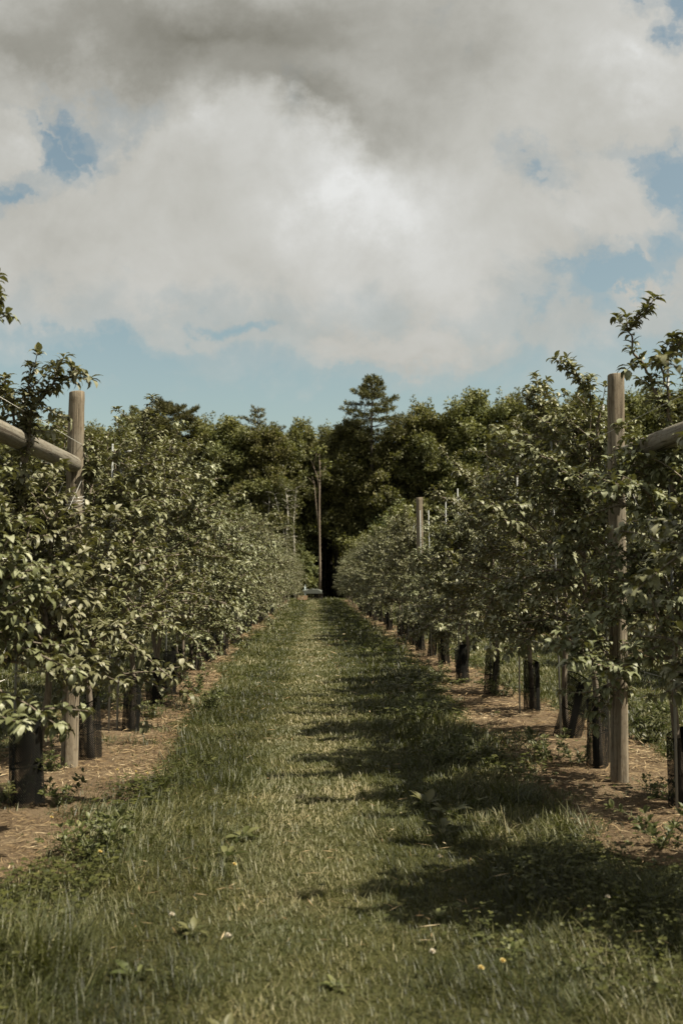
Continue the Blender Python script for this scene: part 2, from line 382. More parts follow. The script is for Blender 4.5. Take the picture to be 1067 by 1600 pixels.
# grass
NB = 880000
x, y = scatter(NB, 1.7, 71, 1.55)
sm = strip_mask(x, y)
keep = rng.random(len(x)) > sm * 0.93
lane = np.exp(-((x - 0.02) / 0.62) ** 4) * np.clip((y - 1.5) / 2, 0.6, 1)
bare = vnoise(x, y, 21, 3.0)
keep &= rng.random(len(x)) > 0.18 * (bare > 0.5)
x, y, sm, lane, bare = [a[keep] for a in (x, y, sm, lane, bare)]
n = len(x); tall = 0.5 + 0.5 * np.clip(vnoise(x, y, 11, 2.2), -1, 1)
verge = np.exp(-((np.abs(x - 0.05) - 1.05) / 0.45) ** 2)
centre = np.exp(-((x + 0.03) / 0.33) ** 4); track = np.exp(-((np.abs(x - 0.02) - 0.66) / 0.20) ** 2)
h = (1 - 0.25 * track) * (0.043 + 0.044 * tall + 0.060 * verge * tall) * (1 - 0.34 * lane) * rng.uniform(0.5, 1.25, n) * (1 - 0.35 * sm) * (1 + 1.9 * np.clip(vnoise(x, y, 47, 6.5) - 0.2, 0, 1) * (1 - 0.8 * centre))
h *= np.clip(1 + 0.0 * y, 1, 1)
wd = 0.0031 * np.maximum(1, (y / 3.5)) ** 0.85 * rng.uniform(0.7, 1.4, n)
th = rng.uniform(0, 2 * PI, n); lean = rng.uniform(0.15, 1.2, n)
flow = 0.35 * vnoise(x, y, 31, 1.2)
d = np.stack([np.cos(th) * lean + flow, np.sin(th) * lean, np.ones(n)], -1)
nr = np.stack([np.cos(th + 0.4), np.sin(th + 0.4), -lean], -1) * -1
dry = np.clip(0.27 + 0.34 * vnoise(x, y, 41, 2.2) + 0.33 * centre - 0.20 * track + 0.10 * (x < -0.7) * (x > -1.3) + 0.25 * np.clip(vnoise(x, y, 43, 5.0), 0, 1) + rng.normal(0, 0.21, n) + (rng.random(n) < 0.07) * 0.30 + 0.2 * sm, 0, 1)
g = MB(); g.cards(*BLADE, np.stack([x, y, np.zeros(n)], -1), d, nr, h, wd, rng.uniform(0.2, 1.5, n), dry)
tag(g.obj('grass', M_grass), kind='stuff', cat='grass', label='short rough grass of the mown lane and its taller verges')

# clover and low broad leaves in patches
x, y = scatter(150000, 1.9, 60, 1.75)
pn = vnoise(x, y, 51, 2.6) + 0.7 * np.exp(-((x - 1.35) / 0.40) ** 2) + 0.25 * np.exp(-((x + 1.1) / 0.25) ** 2) - 0.1 + 0.5 * (x < -0.9) * (y < 4.6)
sm = strip_mask(x, y); lane = np.exp(-((x - 0.02) / 0.62) ** 4)
keep = (rng.random(len(x)) < np.clip((pn - 0.35) * 1.6, 0, 1)) & (rng.random(len(x)) > 0.95 * sm) & (rng.random(len(x)) > 0.93 * lane)
x, y = x[keep], y[keep]; n = len(x)
s0 = 0.013 * np.maximum(1, y / 4.0) ** 0.8 * rng.uniform(0.7, 1.4, n); hz = rng.uniform(0.03, 0.095, n)
P = []; D = []; Nn = []; L = []; Rr = []
th = rng.uniform(0, 2 * PI, n); tl = rng.normal(0, 0.35, (n, 2)); rv = rng.random(n)
for k in range(3):
    a = th + k * 2 * PI / 3
    P.append(np.stack([x, y, hz], -1)); D.append(np.stack([np.cos(a), np.sin(a), rng.uniform(-0.2, 0.35, n)], -1))
    Nn.append(np.stack([tl[:, 0], tl[:, 1], np.ones(n)], -1)); L.append(s0); Rr.append(rv)
g = MB(); L = np.concatenate(L)
g.cards(*OVAL, np.concatenate(P), np.concatenate(D), np.concatenate(Nn), L, L * 0.95, None, np.concatenate(Rr))
tag(g.obj('clover', M_clover), kind='stuff', cat='clover', label='dark green clover and low weeds creeping along the verges')

# straw and wood litter on the strips
x, y = scatter(300000, 3.6, 45, 1.5, -6.5, 7)
sm = strip_mask(x, y); keep = rng.random(len(x)) < sm * 0.98 + 0.015
x, y = x[keep], y[keep]; n = len(x)
th = rng.uniform(0, 2 * PI, n); zz = rng.uniform(0.012, 0.045, n)
k_ = np.maximum(1, y / 5) ** 0.8
L = rng.uniform(0.02, 0.10, n) * k_ ** 0.6; Wd = rng.uniform(0.0018, 0.006, n) * k_
g = MB(); g.cards(*DIAM, np.stack([x, y, zz], -1), np.stack([np.cos(th), np.sin(th), rng.normal(0, 0.16, n)], -1),
        np.stack([rng.normal(0, 0.4, n), rng.normal(0, 0.4, n), np.ones(n)], -1), L, Wd, None,
        np.clip(0.52 + 0.25 * vnoise(x, y, 61, 2.5) + rng.normal(0, 0.22, n), 0, 1))
tag(g.obj('straw_litter', M_straw), kind='stuff', cat='straw mulch', label='reddish brown straw and bark litter lying under the tree rows')

# ------------------------------------------------------------------ apple trees
def grow(p, d, L, r, n, droop, wob, up=0.0):
    """a wandering shoot; returns points and directions"""
    pts = [np.array(p, float)]; dirs = []
    d = np.array(d, float); d /= np.linalg.norm(d)
    for i in range(n):
        d = d + r.normal(0, wob, 3) + np.array((0, 0, -droop / n + up / n)); d /= np.linalg.norm(d)
        dirs.append(d.copy()); pts.append(pts[-1] + d * L / n)
    dirs.append(d.copy()); return np.array(pts), np.array(dirs)

def spurs(r, pts, dirs, step, nl, Lm, acc, start=0.0, upbias=0.25):
    """leaf rosettes along a shoot"""
    seg = np.linalg.norm(np.diff(pts, axis=0), axis=1); cum = np.concatenate([[0], np.cumsum(seg)]); T = cum[-1]
    s = np.arange(start * T + step * r.random(), T, step); s = np.clip(s + r.normal(0, step * 0.3, len(s)), 0, T); s = np.concatenate([s, [T]])
    for q, sv in enumerate(s):
        last = q == len(s) - 1
        i = min(np.searchsorted(cum, sv) - 1, len(seg) - 1); i = max(i, 0)
        f = (sv - cum[i]) / max(seg[i], 1e-6); p = pts[i] * (1 - f) + pts[i + 1] * f; d = dirs[i]
        k = nl + (2 if last else 0) + int(r.integers(-1, 2))
        th = r.uniform(0, 2 * PI) + np.arange(k) * 2.4
        a = np.cross(d, (0.3, 0.2, 1)); a /= np.linalg.norm(a) + 1e-9; b = np.cross(d, a)
        rad = np.cos(th)[:, None] * a + np.sin(th)[:, None] * b
        out = r.uniform(0.5, 1.3, k)[:, None]
        D = d[None] * (0.8 if last else 0.35) + rad * out * np.array((1, 1, 0.5)) + np.array((0, 0, 0.50)) + r.normal(0, 0.13, (k, 3))
        Nn = np.array((0, 0, 1.2)) - rad * 0.25 + r.normal(0, 0.22, (k, 3))
        acc['p'].append(np.repeat(p[None], k, 0) + rad * 0.006); acc['d'].append(D); acc['n'].append(Nn)
        acc['l'].append(Lm * r.uniform(0.6, 1.2, k)); acc['r'].append(np.clip(r.normal(0.36 + (0.30 if last else 0), 0.19, k), 0, 1))

def apple_meshes(seed, H=2.55, RAD=0.95, zlow=0.76, nb=30, lean=(0, 0), shoots=(), taper=0.55, dens=1.0, tops=True):
    r = np.random.default_rng(seed); tb = MB(); acc = dict(p=[], d=[], n=[], l=[], r=[])
    n = 14; z = np.linspace(0, 1, n)
    wx = 0.06 * np.sin(z * 5 + r.uniform(0, 6)) * np.minimum(1, z * 3) + lean[0] * np.sin(z * PI) * 0.5
    wy = 0.06 * np.sin(z * 4.3 + r.uniform(0, 6)) * np.minimum(1, z * 3) + lean[1] * np.sin(z * PI) * 0.5
    TP = np.stack([wx, wy, z * H * 0.93 - 0.02], -1)
    tr = 0.021 * (1 - z) ** 0.8 + 0.006; tr[0] *= 1.3
    tb.tube(TP, tr, 9)
    def tp(h):
        f = np.clip((h + 0.02) / (H * 0.93), 0, 1) * (n - 1); i = min(int(f), n - 2); return TP[i] * (1 - f + i) + TP[i + 1] * (f - i), tr[i]
    az = r.uniform(0, 6.28)
    for b in range(nb):
        t = (b + r.random() * 0.8) / nb; hb = zlow + (H * 0.93 - zlow) * t ** 1.05
        az += 2.4 + r.normal(0, 0.35); p, rr = tp(hb)
        prof = (1 - taper * t ** 1.6) * (0.80 + 0.2 * min(1, t * 6))
        L = RAD * prof * r.uniform(0.72, 1.15)
        el = r.uniform(0.15, 0.65) + 0.55 * t
        d = (math.cos(az) * math.cos(el), math.sin(az) * math.cos(el), math.sin(el))
        pts, dirs = grow(p, d, L, r, 7, 0.78 - 0.4 * t, 0.13)
        tb.tube(pts, np.linspace(min(0.016, rr * 0.7), 0.003, 8), 5)
        spurs(r, pts, dirs, 0.060 / dens, 5, 0.061, acc, 0.22)
        for s_ in range(int(r.integers(5, 8))):
            k = int(r.integers(1, 7)); dd = dirs[k] + r.normal(0, 0.75, 3) + np.array((0, 0, 0.25))
            pt2, di2 = grow(pts[k], dd, r.uniform(0.16, 0.42) * (0.75 + 0.4 * RAD), r, 4, 0.25, 0.16)
            tb.tube(pt2, np.linspace(0.006, 0.002, 5), 4, cap=False)
            spurs(r, pt2, di2, 0.050 / dens, 5, 0.061, acc, 0.1)
    for s_ in range(int(r.integers(2, 5)) if tops else 0):       # upright shoots at the top
        p, rr = tp(H * r.uniform(0.75, 0.92)); a = r.uniform(0, 6.28)
        pt2, di2 = grow(p, (0.35 * math.cos(a), 0.35 * math.sin(a), 1), r.uniform(0.30, 0.62), r, 6, 0.0, 0.12)
        tb.tube(pt2, np.linspace(0.008, 0.002, 7), 5); spurs(r, pt2, di2, 0.040, 3, 0.058, acc)
    for sh in shoots:                             # shoots with a course of their own (points in the tree's own space)
        sh = np.array(sh, float); f = np.linspace(0, len(sh) - 1, 5 * (len(sh) - 1) + 1); i = np.minimum(f.astype(int), len(sh) - 2)
        pt2 = sh[i] * (1 - f + i)[:, None] + sh[i + 1] * (f - i)[:, None]; pt2[1:-1] += r.normal(0, 0.008, pt2[1:-1].shape)
        di2 = np.gradient(pt2, axis=0); di2 /= np.linalg.norm(di2, axis=1)[:, None]
        tb.tube(pt2, np.linspace(0.012, 0.0025, len(pt2)), 6)
        spurs(r, pt2, di2, 0.032, 5, 0.060, acc, 0.12)
        for s_ in range(9):
            k = int(r.integers(len(pt2) // 4, len(pt2) - 1)); pt3, di3 = grow(pt2[k], di2[k] + r.normal(0, 0.7, 3), r.uniform(0.08, 0.2), r, 3, 0, 0.15)
            tb.tube(pt3, np.linspace(0.004, 0.002, 4), 4, cap=False); spurs(r, pt3, di3, 0.04, 4, 0.062, acc)
    P, D, Nn, L, Rn = [np.concatenate(acc[k]) for k in 'pdnlr']
    lb = MB(); L = L * 1.10; lb.cards(*LEAF, P, D, Nn, L, L * r.uniform(0.36, 0.54, len(L)), r.uniform(0.8, 2.5, len(L)), Rn)
    return tb, lb

ORD = ['first', 'second', 'third', 'fourth', 'fifth', 'sixth', 'seventh', 'eighth', 'ninth', 'tenth', 'eleventh', 'twelfth']
def make_apple(loc, rz, tb, lb, name='apple_tree'):
    root = empty(name, loc, rz); tb.obj('trunk', M_apple_bark, root); lb.obj('crown', M_apple, root); return root

# trees close to the camera have shapes of their own
def rel(pts, loc): return [tuple(np.array(p) - np.array(loc)) for p in pts]
NEAR = []
g0 = lambda px, py: gnd(px, py) + (0,)
lL = [(XL, 4.35, 0), g0(44, 1262), g0(141, 1189), g0(203, 1145), g0(242, 1106)]
lR = [(XR + 0.10, 3.95, 0), g0(1066, 1267), g0(936, 1203), g0(888, 1155), g0(832, 1113), g0(768, 1087), g0(723, 1069)]
shL = {0: [[(XL, 4.35, 1.7), at(-50, 570, 4.4), at(-38, 500, 4.45), at(-4, 462, 4.5)], [(XL, 4.35, 1.7), at(-60, 600, 4.4), at(-22, 520, 4.5)],
           [(XL, 4.35, 1.0), at(-20, 930, 4.7), at(60, 925, 4.8)]],
       1: [[(XL, 5.79, 1.9), at(38, 680, 5.75), at(42, 620, 5.7), at(48, 572, 5.7)],
           [(XL, 5.79, 1.95), at(50, 640, 5.7), at(90, 590, 5.7), at(122, 578, 5.7)], [(XL, 5.79, 2.0), at(20, 640, 5.8), at(8, 590, 5.8)],
           [(XL, 5.79, 1.2), at(90, 900, 5.5), at(130, 930, 5.3)], [(XL, 5.79, 0.9), at(110, 1040, 5.3), at(150, 1050, 5.2)]],
       2: [[(XL, 7.32, 2.0), at(150, 720, 7.2), at(140, 680, 7.2)]], 3: [], 4: []}
shR = {0: [[(XR + 0.10, 3.95, 1.2), at(1080, 850, 4.6), at(1040, 870, 4.8)], [(XR + 0.10, 3.95, 0.95), at(1090, 1030, 4.5), at(1050, 1040, 4.6)]],
       1: [[(XR + 0.06, 5.72, 1.8), at(1050, 660, 5.65), at(1012, 590, 5.6), at(990, 545, 5.55), at(982, 508, 5.55), at(1010, 486, 5.5)],
           [(XR + 0.06, 5.72, 1.9), at(1040, 620, 5.6), at(1035, 560, 5.6), at(1075, 528, 5.6)], [(XR + .06, 5.72, 1.6), at(1000, 760, 5.4), at(960, 760, 5.3)],
           [(XR + .06, 5.72, 1.0), at(980, 1040, 5.3), at(925, 1045, 5.2), at(905, 1010, 5.2)]],
       2: [[(XR, 6.98, 1.9), at(935, 650, 6.9), at(905, 590, 6.85), at(868, 562, 6.8)], [(XR, 6.98, 1.5), at(860, 760, 6.6), at(800, 800, 6.5)],
           [(XR, 6.98, 1.6), at(870, 720, 6.5), at(770, 690, 6.4)]],
       3: [[(XR, 8.36, 2.0), at(860, 680, 8.3), at(840, 600, 8.3)], [(XR, 8.36, 1.5), at(770, 800, 8.0), at(720, 820, 8.0)]],
       4: [[(XR, 9.9, 1.9), at(740, 760, 9.6), at(690, 700, 9.5)], [(XR, 9.9, 1.3), at(700, 860, 9.6), at(660, 880, 9.6)]],
       5: [[(XR, 11.35, 1.9), at(700, 780, 11), at(668, 770, 11)]], 6: []}
LABL = ['apple tree cut off by the left edge with one twig high against the cloud',
        'apple tree over the brace rail left of the near left post',
        'apple tree growing right behind the near left post',
        'second apple tree behind the near left post, its trunk in a tall guard',
        'third apple tree behind the near left post, bowed trunk above a net guard']
LABR = ['apple tree mostly outside the right edge, hanging leaves beside the rail',
        'tallest apple tree with a bare-stemmed shoot into the sky right of the right post',
        'apple tree whose arching shoot reaches left of the near right post top',
        'apple tree with the backward tilted guard, left of the near right post',
        'second apple tree left of the near right post, with a pale stake at its guard',
        'third apple tree left of the near right post, its guard upright and dark',
        'fourth apple tree left of the near right post, its guard small and narrow']
hsL = [1.7, 1.95, 2.30, 2.5, 2.5]; hsR = [2.15, 2.2, 2.45, 2.72, 2.65, 2.45, 2.1]
for side, locs, sh, labs, hs in (('left', lL, shL, LABL, hsL), ('right', lR, shR, LABR, hsR)):
    for i, loc in enumerate(locs):
        tb, lb = apple_meshes(100 + i + (50 if side == 'right' else 0), H=hs[i], RAD=([0.55, 0.66, 0.85, 1.02, 1.08] if side == 'left' else [0.86, 0.70, 0.84, 0.98, 1.0, 0.90, 0.74])[i],
                              taper=([0.6, 0.97, 0.65, 0.42, 0.42] if side == 'left' else [0.6, 0.65, 0.6, 0.45, 0.5, 0.7, 0.8])[i], tops=i > 1,
                              lean=(rng.normal(0, 0.10), rng.normal(0, 0.05)), zlow=0.78 if side == 'left' else 0.84,
                              shoots=[rel(s, loc) for s in sh[i]], nb=30)
        t = make_apple(loc, 0, tb, lb); tag(t, labs[i], 'apple tree', 'apple trees of the %s row' % side)
# further trees: six kinds copied along the rows
kinds = []
for k in range(8):
    kinds.append(apple_meshes(300 + k, H=[2.35, 2.5, 2.55, 2.4, 2.4, 2.6, 2.5, 2.3][k], RAD=[1.15, 1.05, 1.18, 1.12, 1.02, 0.95, 1.0, 1.06][k], taper=0.40 if k < 4 else 0.68, lean=(rng.normal(0, 0.1), rng.normal(0, 0.06)), nb=28))
protos = [None] * 8; TREE_SPOTS = []
def place_apple(k, loc, rz, sc, label, group):
    if protos[k] is None:
        protos[k] = make_apple(loc, rz, *kinds[k]); t = protos[k]
    else: t = copy_tree(protos[k]); t.location = loc; t.rotation_euler = (0, 0, rz)
    t.scale = (sc, sc, sc * random.uniform(0.92, 1.10)); tag(t, label, 'apple tree', group)
random.seed(5)
def run_row(X0, y0, y1, side, start_ord, grp, outer=False):
    y = y0; i = 0
    while y < y1:
        far = i + start_ord
        if outer: lab = 'apple tree in the next row beyond the %s row, glimpsed between crowns' % side
        elif far < 11:
            ref = 'behind the near left post' if side == 'left' else 'left of the near right post'
            lab = '%s apple tree %s, counting down the %s row' % (ORD[far], ref, side)
        elif y > 60: lab = 'last apple tree of the %s row, where the lane meets the wood edge' % side
        else: lab = 'distant apple tree deep in the %s row, merging with its neighbours' % side
        loc = (X0 + random.gauss(0, 0.04), y, 0)
        sc = random.uniform(0.84, 1.12) if side == 'left' or outer or y > 19.4 else random.uniform(0.66, 0.72)
        place_apple(random.randrange(4) + (4 if side == 'right' else 0), loc, random.uniform(0, 6.28), sc, lab, grp)
        TREE_SPOTS.append((loc[0], y, side, i + start_ord, outer))
        y += 1.45 * random.uniform(0.96, 1.04); i += 1
        if y > 60 and y + 1.5 < y1 and not outer: y = y1 - 0.6
run_row(XL, 11.75, 62.5, 'left', 3, 'apple trees of the left row')
run_row(XR, 14.1, 62.5, 'right', 4, 'apple trees of the right row')
run_row(-5.45, 13, 40, 'left', 0, 'apple trees beyond the left row', True)
run_row(5.72, 12, 40, 'right', 0, 'apple trees beyond the right row', True)

# ------------------------------------------------------------------ trunk guards (black netting sleeves)
def guard_mb(r0, h, seed, flat=1.0):
    r = np.random.default_rng(seed); b = MB(); m = 44; K = 14
    zz = np.linspace(0, h, K)
    def prof(th, z):
        rr = r0 * (1 + 0.07 * np.sin(2 * th + seed) + 0.05 * np.sin(3 * th + z * 9 + seed) - 0.06 * z / h)
        top = z + (z / h) * 0.03 * np.sin(th + seed)
        return np.stack([rr * np.cos(th), rr * np.sin(th) * flat, top], -1)
    for sgn in (1, -1):
        for j in range(m):
            th = j * 2 * PI / m + sgn * zz / r0 * 0.8; wv = 0.0025 / r0
            A = prof(th - wv, zz); B = prof(th + wv, zz); V = np.concatenate([A, B])
            q = [(i, K + i, K + i + 1, i + 1) for i in range(K - 1)]; b.add(V, q, [4] * len(q))
    for z in (0.004, h * 0.5, h - 0.004):      # rims
        th = np.linspace(0, 2 * PI, 25)[:-1]; A = prof(th, np.full(24, z - 0.004)); B = prof(th, np.full(24, z + 0.004))
        b.add(np.concatenate([A, B]), [(i, (i + 1) % 24, 24 + (i + 1) % 24, 24 + i) for i in range(24)], [4] * 24)
    th = np.array([-0.28, 0.28]) + seed; V = np.concatenate([prof(th, np.full(2, z)) * np.array((1.02, 1.02, 1)) for z in zz])   # overlap of the sleeve
    b.add(V, [(2 * i, 2 * i + 1, 2 * i + 3, 2 * i + 2) for i in range(K - 1)], [4] * (K - 1)); return b
gk = [guard_mb(0.088, 0.50, 1), guard_mb(0.098, 0.47, 2, 0.85), guard_mb(0.085, 0.52, 3, 0.9)]
gm = [b.mesh('trunk_guard', M_net) for b in gk]
def guard(loc, k, tilt=(0, 0), rz=0, sc=1.0, label='', group='netting guards round the trunks'):
    o = bpy.data.objects.new('trunk_guard', gm[k]); C.objects.link(o); o.location = loc
    o.rotation_euler = (tilt[0], tilt[1], rz); o.scale = (sc, sc, sc); tag(o, label, 'trunk guard', group)
gx = lambda px, py: gnd(px, py)
GL = [((42, 1265), 0, (0.02, -0.02), 1.05, 'black net guard round the bowed trunk nearest the left edge'),
      ((141, 1190), 1, (0.0, -0.10), 1.0, 'black net guard just right of the near left post foot'),
      ((203, 1146), 2, (0.03, -0.06), 1.0, 'tall dark guard second to the right of the near left post'),
      ((242, 1106), 0, (0.02, 0.05), 1.0, 'net guard third from the near left post, half hidden by a second one'),
      ((264, 1088), 1, (0.0, 0.03), 1.05, 'net guard fourth from the near left post, at the edge of the hanging leaves')]
GR = [((1066, 1268), 0, (0, 0.0), 0.9, 'netting guard cut by the right edge of the picture'),
      ((934, 1204), 2, (0.0, 0.02), 1.0, 'black guard touching the left side of the near right post'),
      ((885, 1156), 1, (0.05, -0.22), 1.12, 'black guard leaning left with a steel stake before it'),
      ((832, 1114), 2, (0, 0.03), 1.0, 'upright black guard with a thin pale stake at its left'),
      ((768, 1088), 1, (0, 0.04), 1.03, 'broad black guard standing alone third from the near right post'),
      ((723, 1070), 0, (0, -0.05), 0.95, 'narrow black guard under the crown, fourth from the near right post')]
for lst, row in ((GL, 'left'), (GR, 'right')):
    for i, (pp, k, tilt, sc, lab) in enumerate(lst):
        x_, y_ = gx(*pp); guard((x_, y_, 0.0), k, tilt, i * 1.3, sc, lab, 'netting guards in the %s row' % row)
for (x_, y_, side, o_, outer) in TREE_SPOTS:
    if y_ > 42: continue
    if outer:
        if y_ < 26: guard((x_, y_, 0.0), random.randrange(3), (0, random.gauss(0, 0.05)), random.uniform(0, 6), 1.0,
              'netting guard in the next row beyond the %s row' % side, 'netting guards beyond the %s row' % side)
        continue
    if side == 'left' and (y_ < 12.4): continue
    lab = ('dark guard on the %s tree past the near %s post' % (ORD[o_ + 1], side)) if o_ < 10 else 'tiny dark guard far down the %s row' % side
    guard((x_, y_, 0.0), random.randrange(3), (random.gauss(0, 0.06), random.gauss(0, 0.11)), random.uniform(0, 6), random.uniform(0.82, 1.08), lab,
          'netting guards in the %s row' % side)

# ------------------------------------------------------------------ steel stakes, one by each tree
def stake_mesh(h):
    b = MB(); b.tube([(0, 0, -0.05), (0, 0, h * 0.5), (0.002, 0, h)], 0.0085, 8); return b.mesh('support_stake', M_steel)
hb = MB(); hb.tube([(0, 0, -0.05), (0, 0, 1.3), (0.0, 0, 2.36), (0.01, 0, 2.42), (0.045, 0, 2.47), (0.09, 0, 2.475)], 0.010, 8); hook_mesh = hb.mesh('support_stake', M_steel)
sm_ = [stake_mesh(h) for h in (2.52, 2.62, 2.45)]
def stake(x_, y_, k, tilt, label, group):
    o = bpy.data.objects.new('support_stake', sm_[k]); C.objects.link(o); o.location = (x_, y_, 0); o.rotation_euler = (0, tilt, 0)
    tag(o, label, 'stake', group)
SL = [((20, 1245), 0, 0.004, 'galvanised stake beside the leftmost net guard'), ((170, 1150), 0, -0.003, 'thin steel stake standing clear between the first two left guards'),
      ((216, 1118), 1, 0.0, 'steel stake behind the tall dark guard in the left row'), ((247, 1092), 0, 0.01, 'steel stake between the two overlapping guards in the left row')]
x_, y_ = gnd(183, 1146); stake(x_, y_, 0, 0.0, 'hook-topped steel stake rising above the crowns right of the near left post', 'steel stakes of the left row'); list(C.objects)[-1].data = hook_mesh
SR = [((1058, 1272), 1, 0.0, 'dark steel stake at the right edge of the picture'), ((952, 1198), 1, 0.0, 'steel stake pressed against the left side of the near right post'),
      ((877, 1158), 0, -0.02, 'steel stake in front of the guard that leans left'), ((812, 1118), 0, 0.0, 'pale stake left of the upright black guard in the right row'),
      ((766, 1080), 1, 0.02, 'steel stake by the broad guard third from the right post'), ((717, 1068), 0, 0.0, 'steel stake by the narrow guard fourth from the right post')]
for lst, row in ((SL, 'left'), (SR, 'right')):
    for (pp, k, tl_, lab) in lst:
        x_, y_ = gnd(*pp); stake(x_, y_, k, tl_, lab, 'steel stakes of the %s row' % row)
for (x_, y_, side, o_, outer) in TREE_SPOTS:
    if y_ > 45 or outer: continue
    lab = ('steel stake poking up by the %s tree past the near %s post' % (ORD[o_ + 1], side)) if o_ < 10 else 'hair-thin stake far down the %s row' % side
    stake(x_ + random.uniform(-0.05, 0.05), y_ - 0.09, random.randrange(3), random.gauss(0, 0.012), lab, 'steel stakes of the %s row' % side)

# ------------------------------------------------------------------ timber posts and braces
def post_mb(h, r0, seed, horiz=False):
    r = np.random.default_rng(seed); b = MB(); K = 60; k = 28
    z = np.linspace(-0.15 if not horiz else 0, h, K); th = np.arange(k) * 2 * PI / k
    Z, TH = np.meshgrid(z, th, indexing='ij'); rad = r0 * (1 - 0.035 * Z / h)
    for j in range(5): rad = rad + r0 * 0.018 * np.sin(TH * r.integers(1, 5) + Z * r.uniform(0.5, 6) + r.uniform(0, 6))
    for j in range(7):                          # knots and checks
        tz, tt = r.uniform(0.1, h), r.uniform(0, 6.28); dd = ((Z - tz) / 0.035) ** 2 + (((TH - tt + PI) % (2 * PI) - PI) / 0.35) ** 2
        rad = rad + r0 * 0.07 * np.exp(-dd)
    tt = r.uniform(3.4, 5.6); rad = rad - r0 * 0.10 * np.exp(-(((TH - tt - 0.1 * np.sin(Z * 2)) + PI) % (2 * PI) - PI) ** 2 / 0.012)
    cx = 0.006 * np.sin(Z * 1.7 + r.uniform(0, 6)); cy = 0.006 * np.sin(Z * 1.3 + r.uniform(0, 6))
    V = np.stack([cx + rad * np.cos(TH), cy + rad * np.sin(TH), Z + (Z > h - 1e-6) * 0.004 * np.cos(TH)], -1).reshape(-1, 3)
    i = np.arange(K - 1)[:, None] * k; j = np.arange(k)[None]; j2 = (j + 1) % k
    q = np.stack([i + j, i + j2, i + k + j2, i + k + j], -1).reshape(-1, 4)
    # chamfered ends
    def ring(zv, base, s): 
        vv_ = V[base:base + k].copy(); c = vv_.mean(0); vv_ = c + (vv_ - c) * np.array((s, s, 1)); vv_[:, 2] += zv; return vv_
    V2 = np.concatenate([V, ring(0.006, (K - 1) * k, 0.93), ring(-0.003, 0, 0.93)])
    a = (K - 1) * k; t0 = K * k; b0 = t0 + k
    q2 = [(a + m, a + (m + 1) % k, t0 + (m + 1) % k, t0 + m) for m in range(k)]
    L = np.concatenate([q.ravel(), np.array(q2).ravel(), t0 + np.arange(k), np.arange(k)[::-1]])
    b.add(V2, L, [4] * (len(q) + k) + [k, k]); return b
def post(px_base, h, r0, seed, label, tilt=(0, 0), loc=None):
    x_, y_ = loc or gnd(*px_base)
    o = post_mb(h, r0, seed).obj('wooden_post', M_post); o.location = (x_, y_, 0); o.rotation_euler = (tilt[0], tilt[1], 0)
    o.data.polygons.foreach_set('use_smooth', [len(p.vertices) == 4 for p in o.data.polygons])
    tag(o, label, 'post', 'timber trellis posts'); return (x_, y_)
pl = post((107, 1204), 2.68, 0.059, 1, 'weathered round post in the left row holding up the brace rail', (0, 0.006))
pr = post((967, 1228), 2.70, 0.058, 2, 'tall round post in the right row with leaves round its upper half', (0, 0.012))
post((657, 1014), 2.92, 0.066, 3, 'grey post rising above the right row further down the lane')
post(None, 2.5, 0.065, 4, 'end post of the left row, outside the picture, carrying the brace rail', loc=(pl[0] - 0.0, 4.55))
post(None, 2.5, 0.065, 5, 'end post of the right row, outside the picture, carrying the brace rail', loc=(pr[0] + 0.04, 4.62))
def brace(y0, y1, x_, z, seed, label):
    o = post_mb(y1 - y0, 0.060, seed, True).obj('brace_rail', M_brace); o.location = (x_, y0, z); o.rotation_euler = (-PI / 2, 0, 0)
    o.data.polygons.foreach_set('use_smooth', [len(p.vertices) == 4 for p in o.data.polygons])
    tag(o, label, 'brace rail', 'horizontal brace rails')
brace(4.61, pl[1] - 0.058, pl[0] + 0.01, 2.15, 11, 'grey round rail running from the left post out of the left edge')
brace(4.68, pr[1] - 0.057, pr[0] + 0.05, 2.15, 12, 'grey round rail behind leaves running from the right post off the right edge')

# wires
def wire(P, rad, label, grp, name='trellis_wire'):
    b = MB(); P = np.array(P, float)
    f = np.linspace(0, len(P) - 1, 6 * (len(P) - 1) + 1); i = np.minimum(f.astype(int), len(P) - 2)
    Q = P[i] * (1 - f + i)[:, None] + P[i + 1] * (f - i)[:, None]
    b.tube(Q, rad, 5); tag(b.obj(name, M_wire), label, 'wire', grp)
wire([(pl[0] + 0.065, pl[1] - 0.03, 2.05), (pl[0] + 0.03, 4.60, 0.35)], 0.0022, 'slanting tension wire in front of the near left post', 'bracing wires')
wire([(pl[0] - 0.065, pl[1] - 0.03, 2.03), (pl[0] - 0.03, 4.60, 0.35)], 0.0022, 'slanting tension wire behind and left of the near left post', 'bracing wires')
wire([(pr[0] + 0.062, pr[1] - 0.03, 2.05), (pr[0] + 0.06, 4.66, 0.35)], 0.0022, 'slanting tension wire right of the near right post', 'bracing wires')
for zz_, nm in ((0.80, 'low'), (1.45, 'middle'), (2.30, 'top')):
    wire([(pl[0] + 0.061, 4.5, zz_), (pl[0] + 0.061, 60, zz_)], 0.0018, '%s trellis wire strung along the left row' % nm, 'trellis wires')
    wire([(pr[0] - 0.060, 4.6, zz_), (pr[0] - 0.060, 60, zz_)], 0.0018, '%s trellis wire strung along the right row' % nm, 'trellis wires')
for nm, xx, y_ in (('left', pl[0] + 0.01, 5.75),):   # the wire loop wound round the left rail
    b = MB()
    for dy in (0, 0.035, 0.075):
        th = np.linspace(0, 2 * PI, 25); b.tube(np.stack([xx + 0.0645 * np.cos(th), np.full(25, y_ + dy) + 0.01 * np.sin(th), 2.15 + 0.0645 * np.sin(th)], -1), 0.0022, 5)
    tag(b.obj('wire_loop', M_wire), 'thin wire wound three times round the left brace rail', 'wire', 'bracing wires')

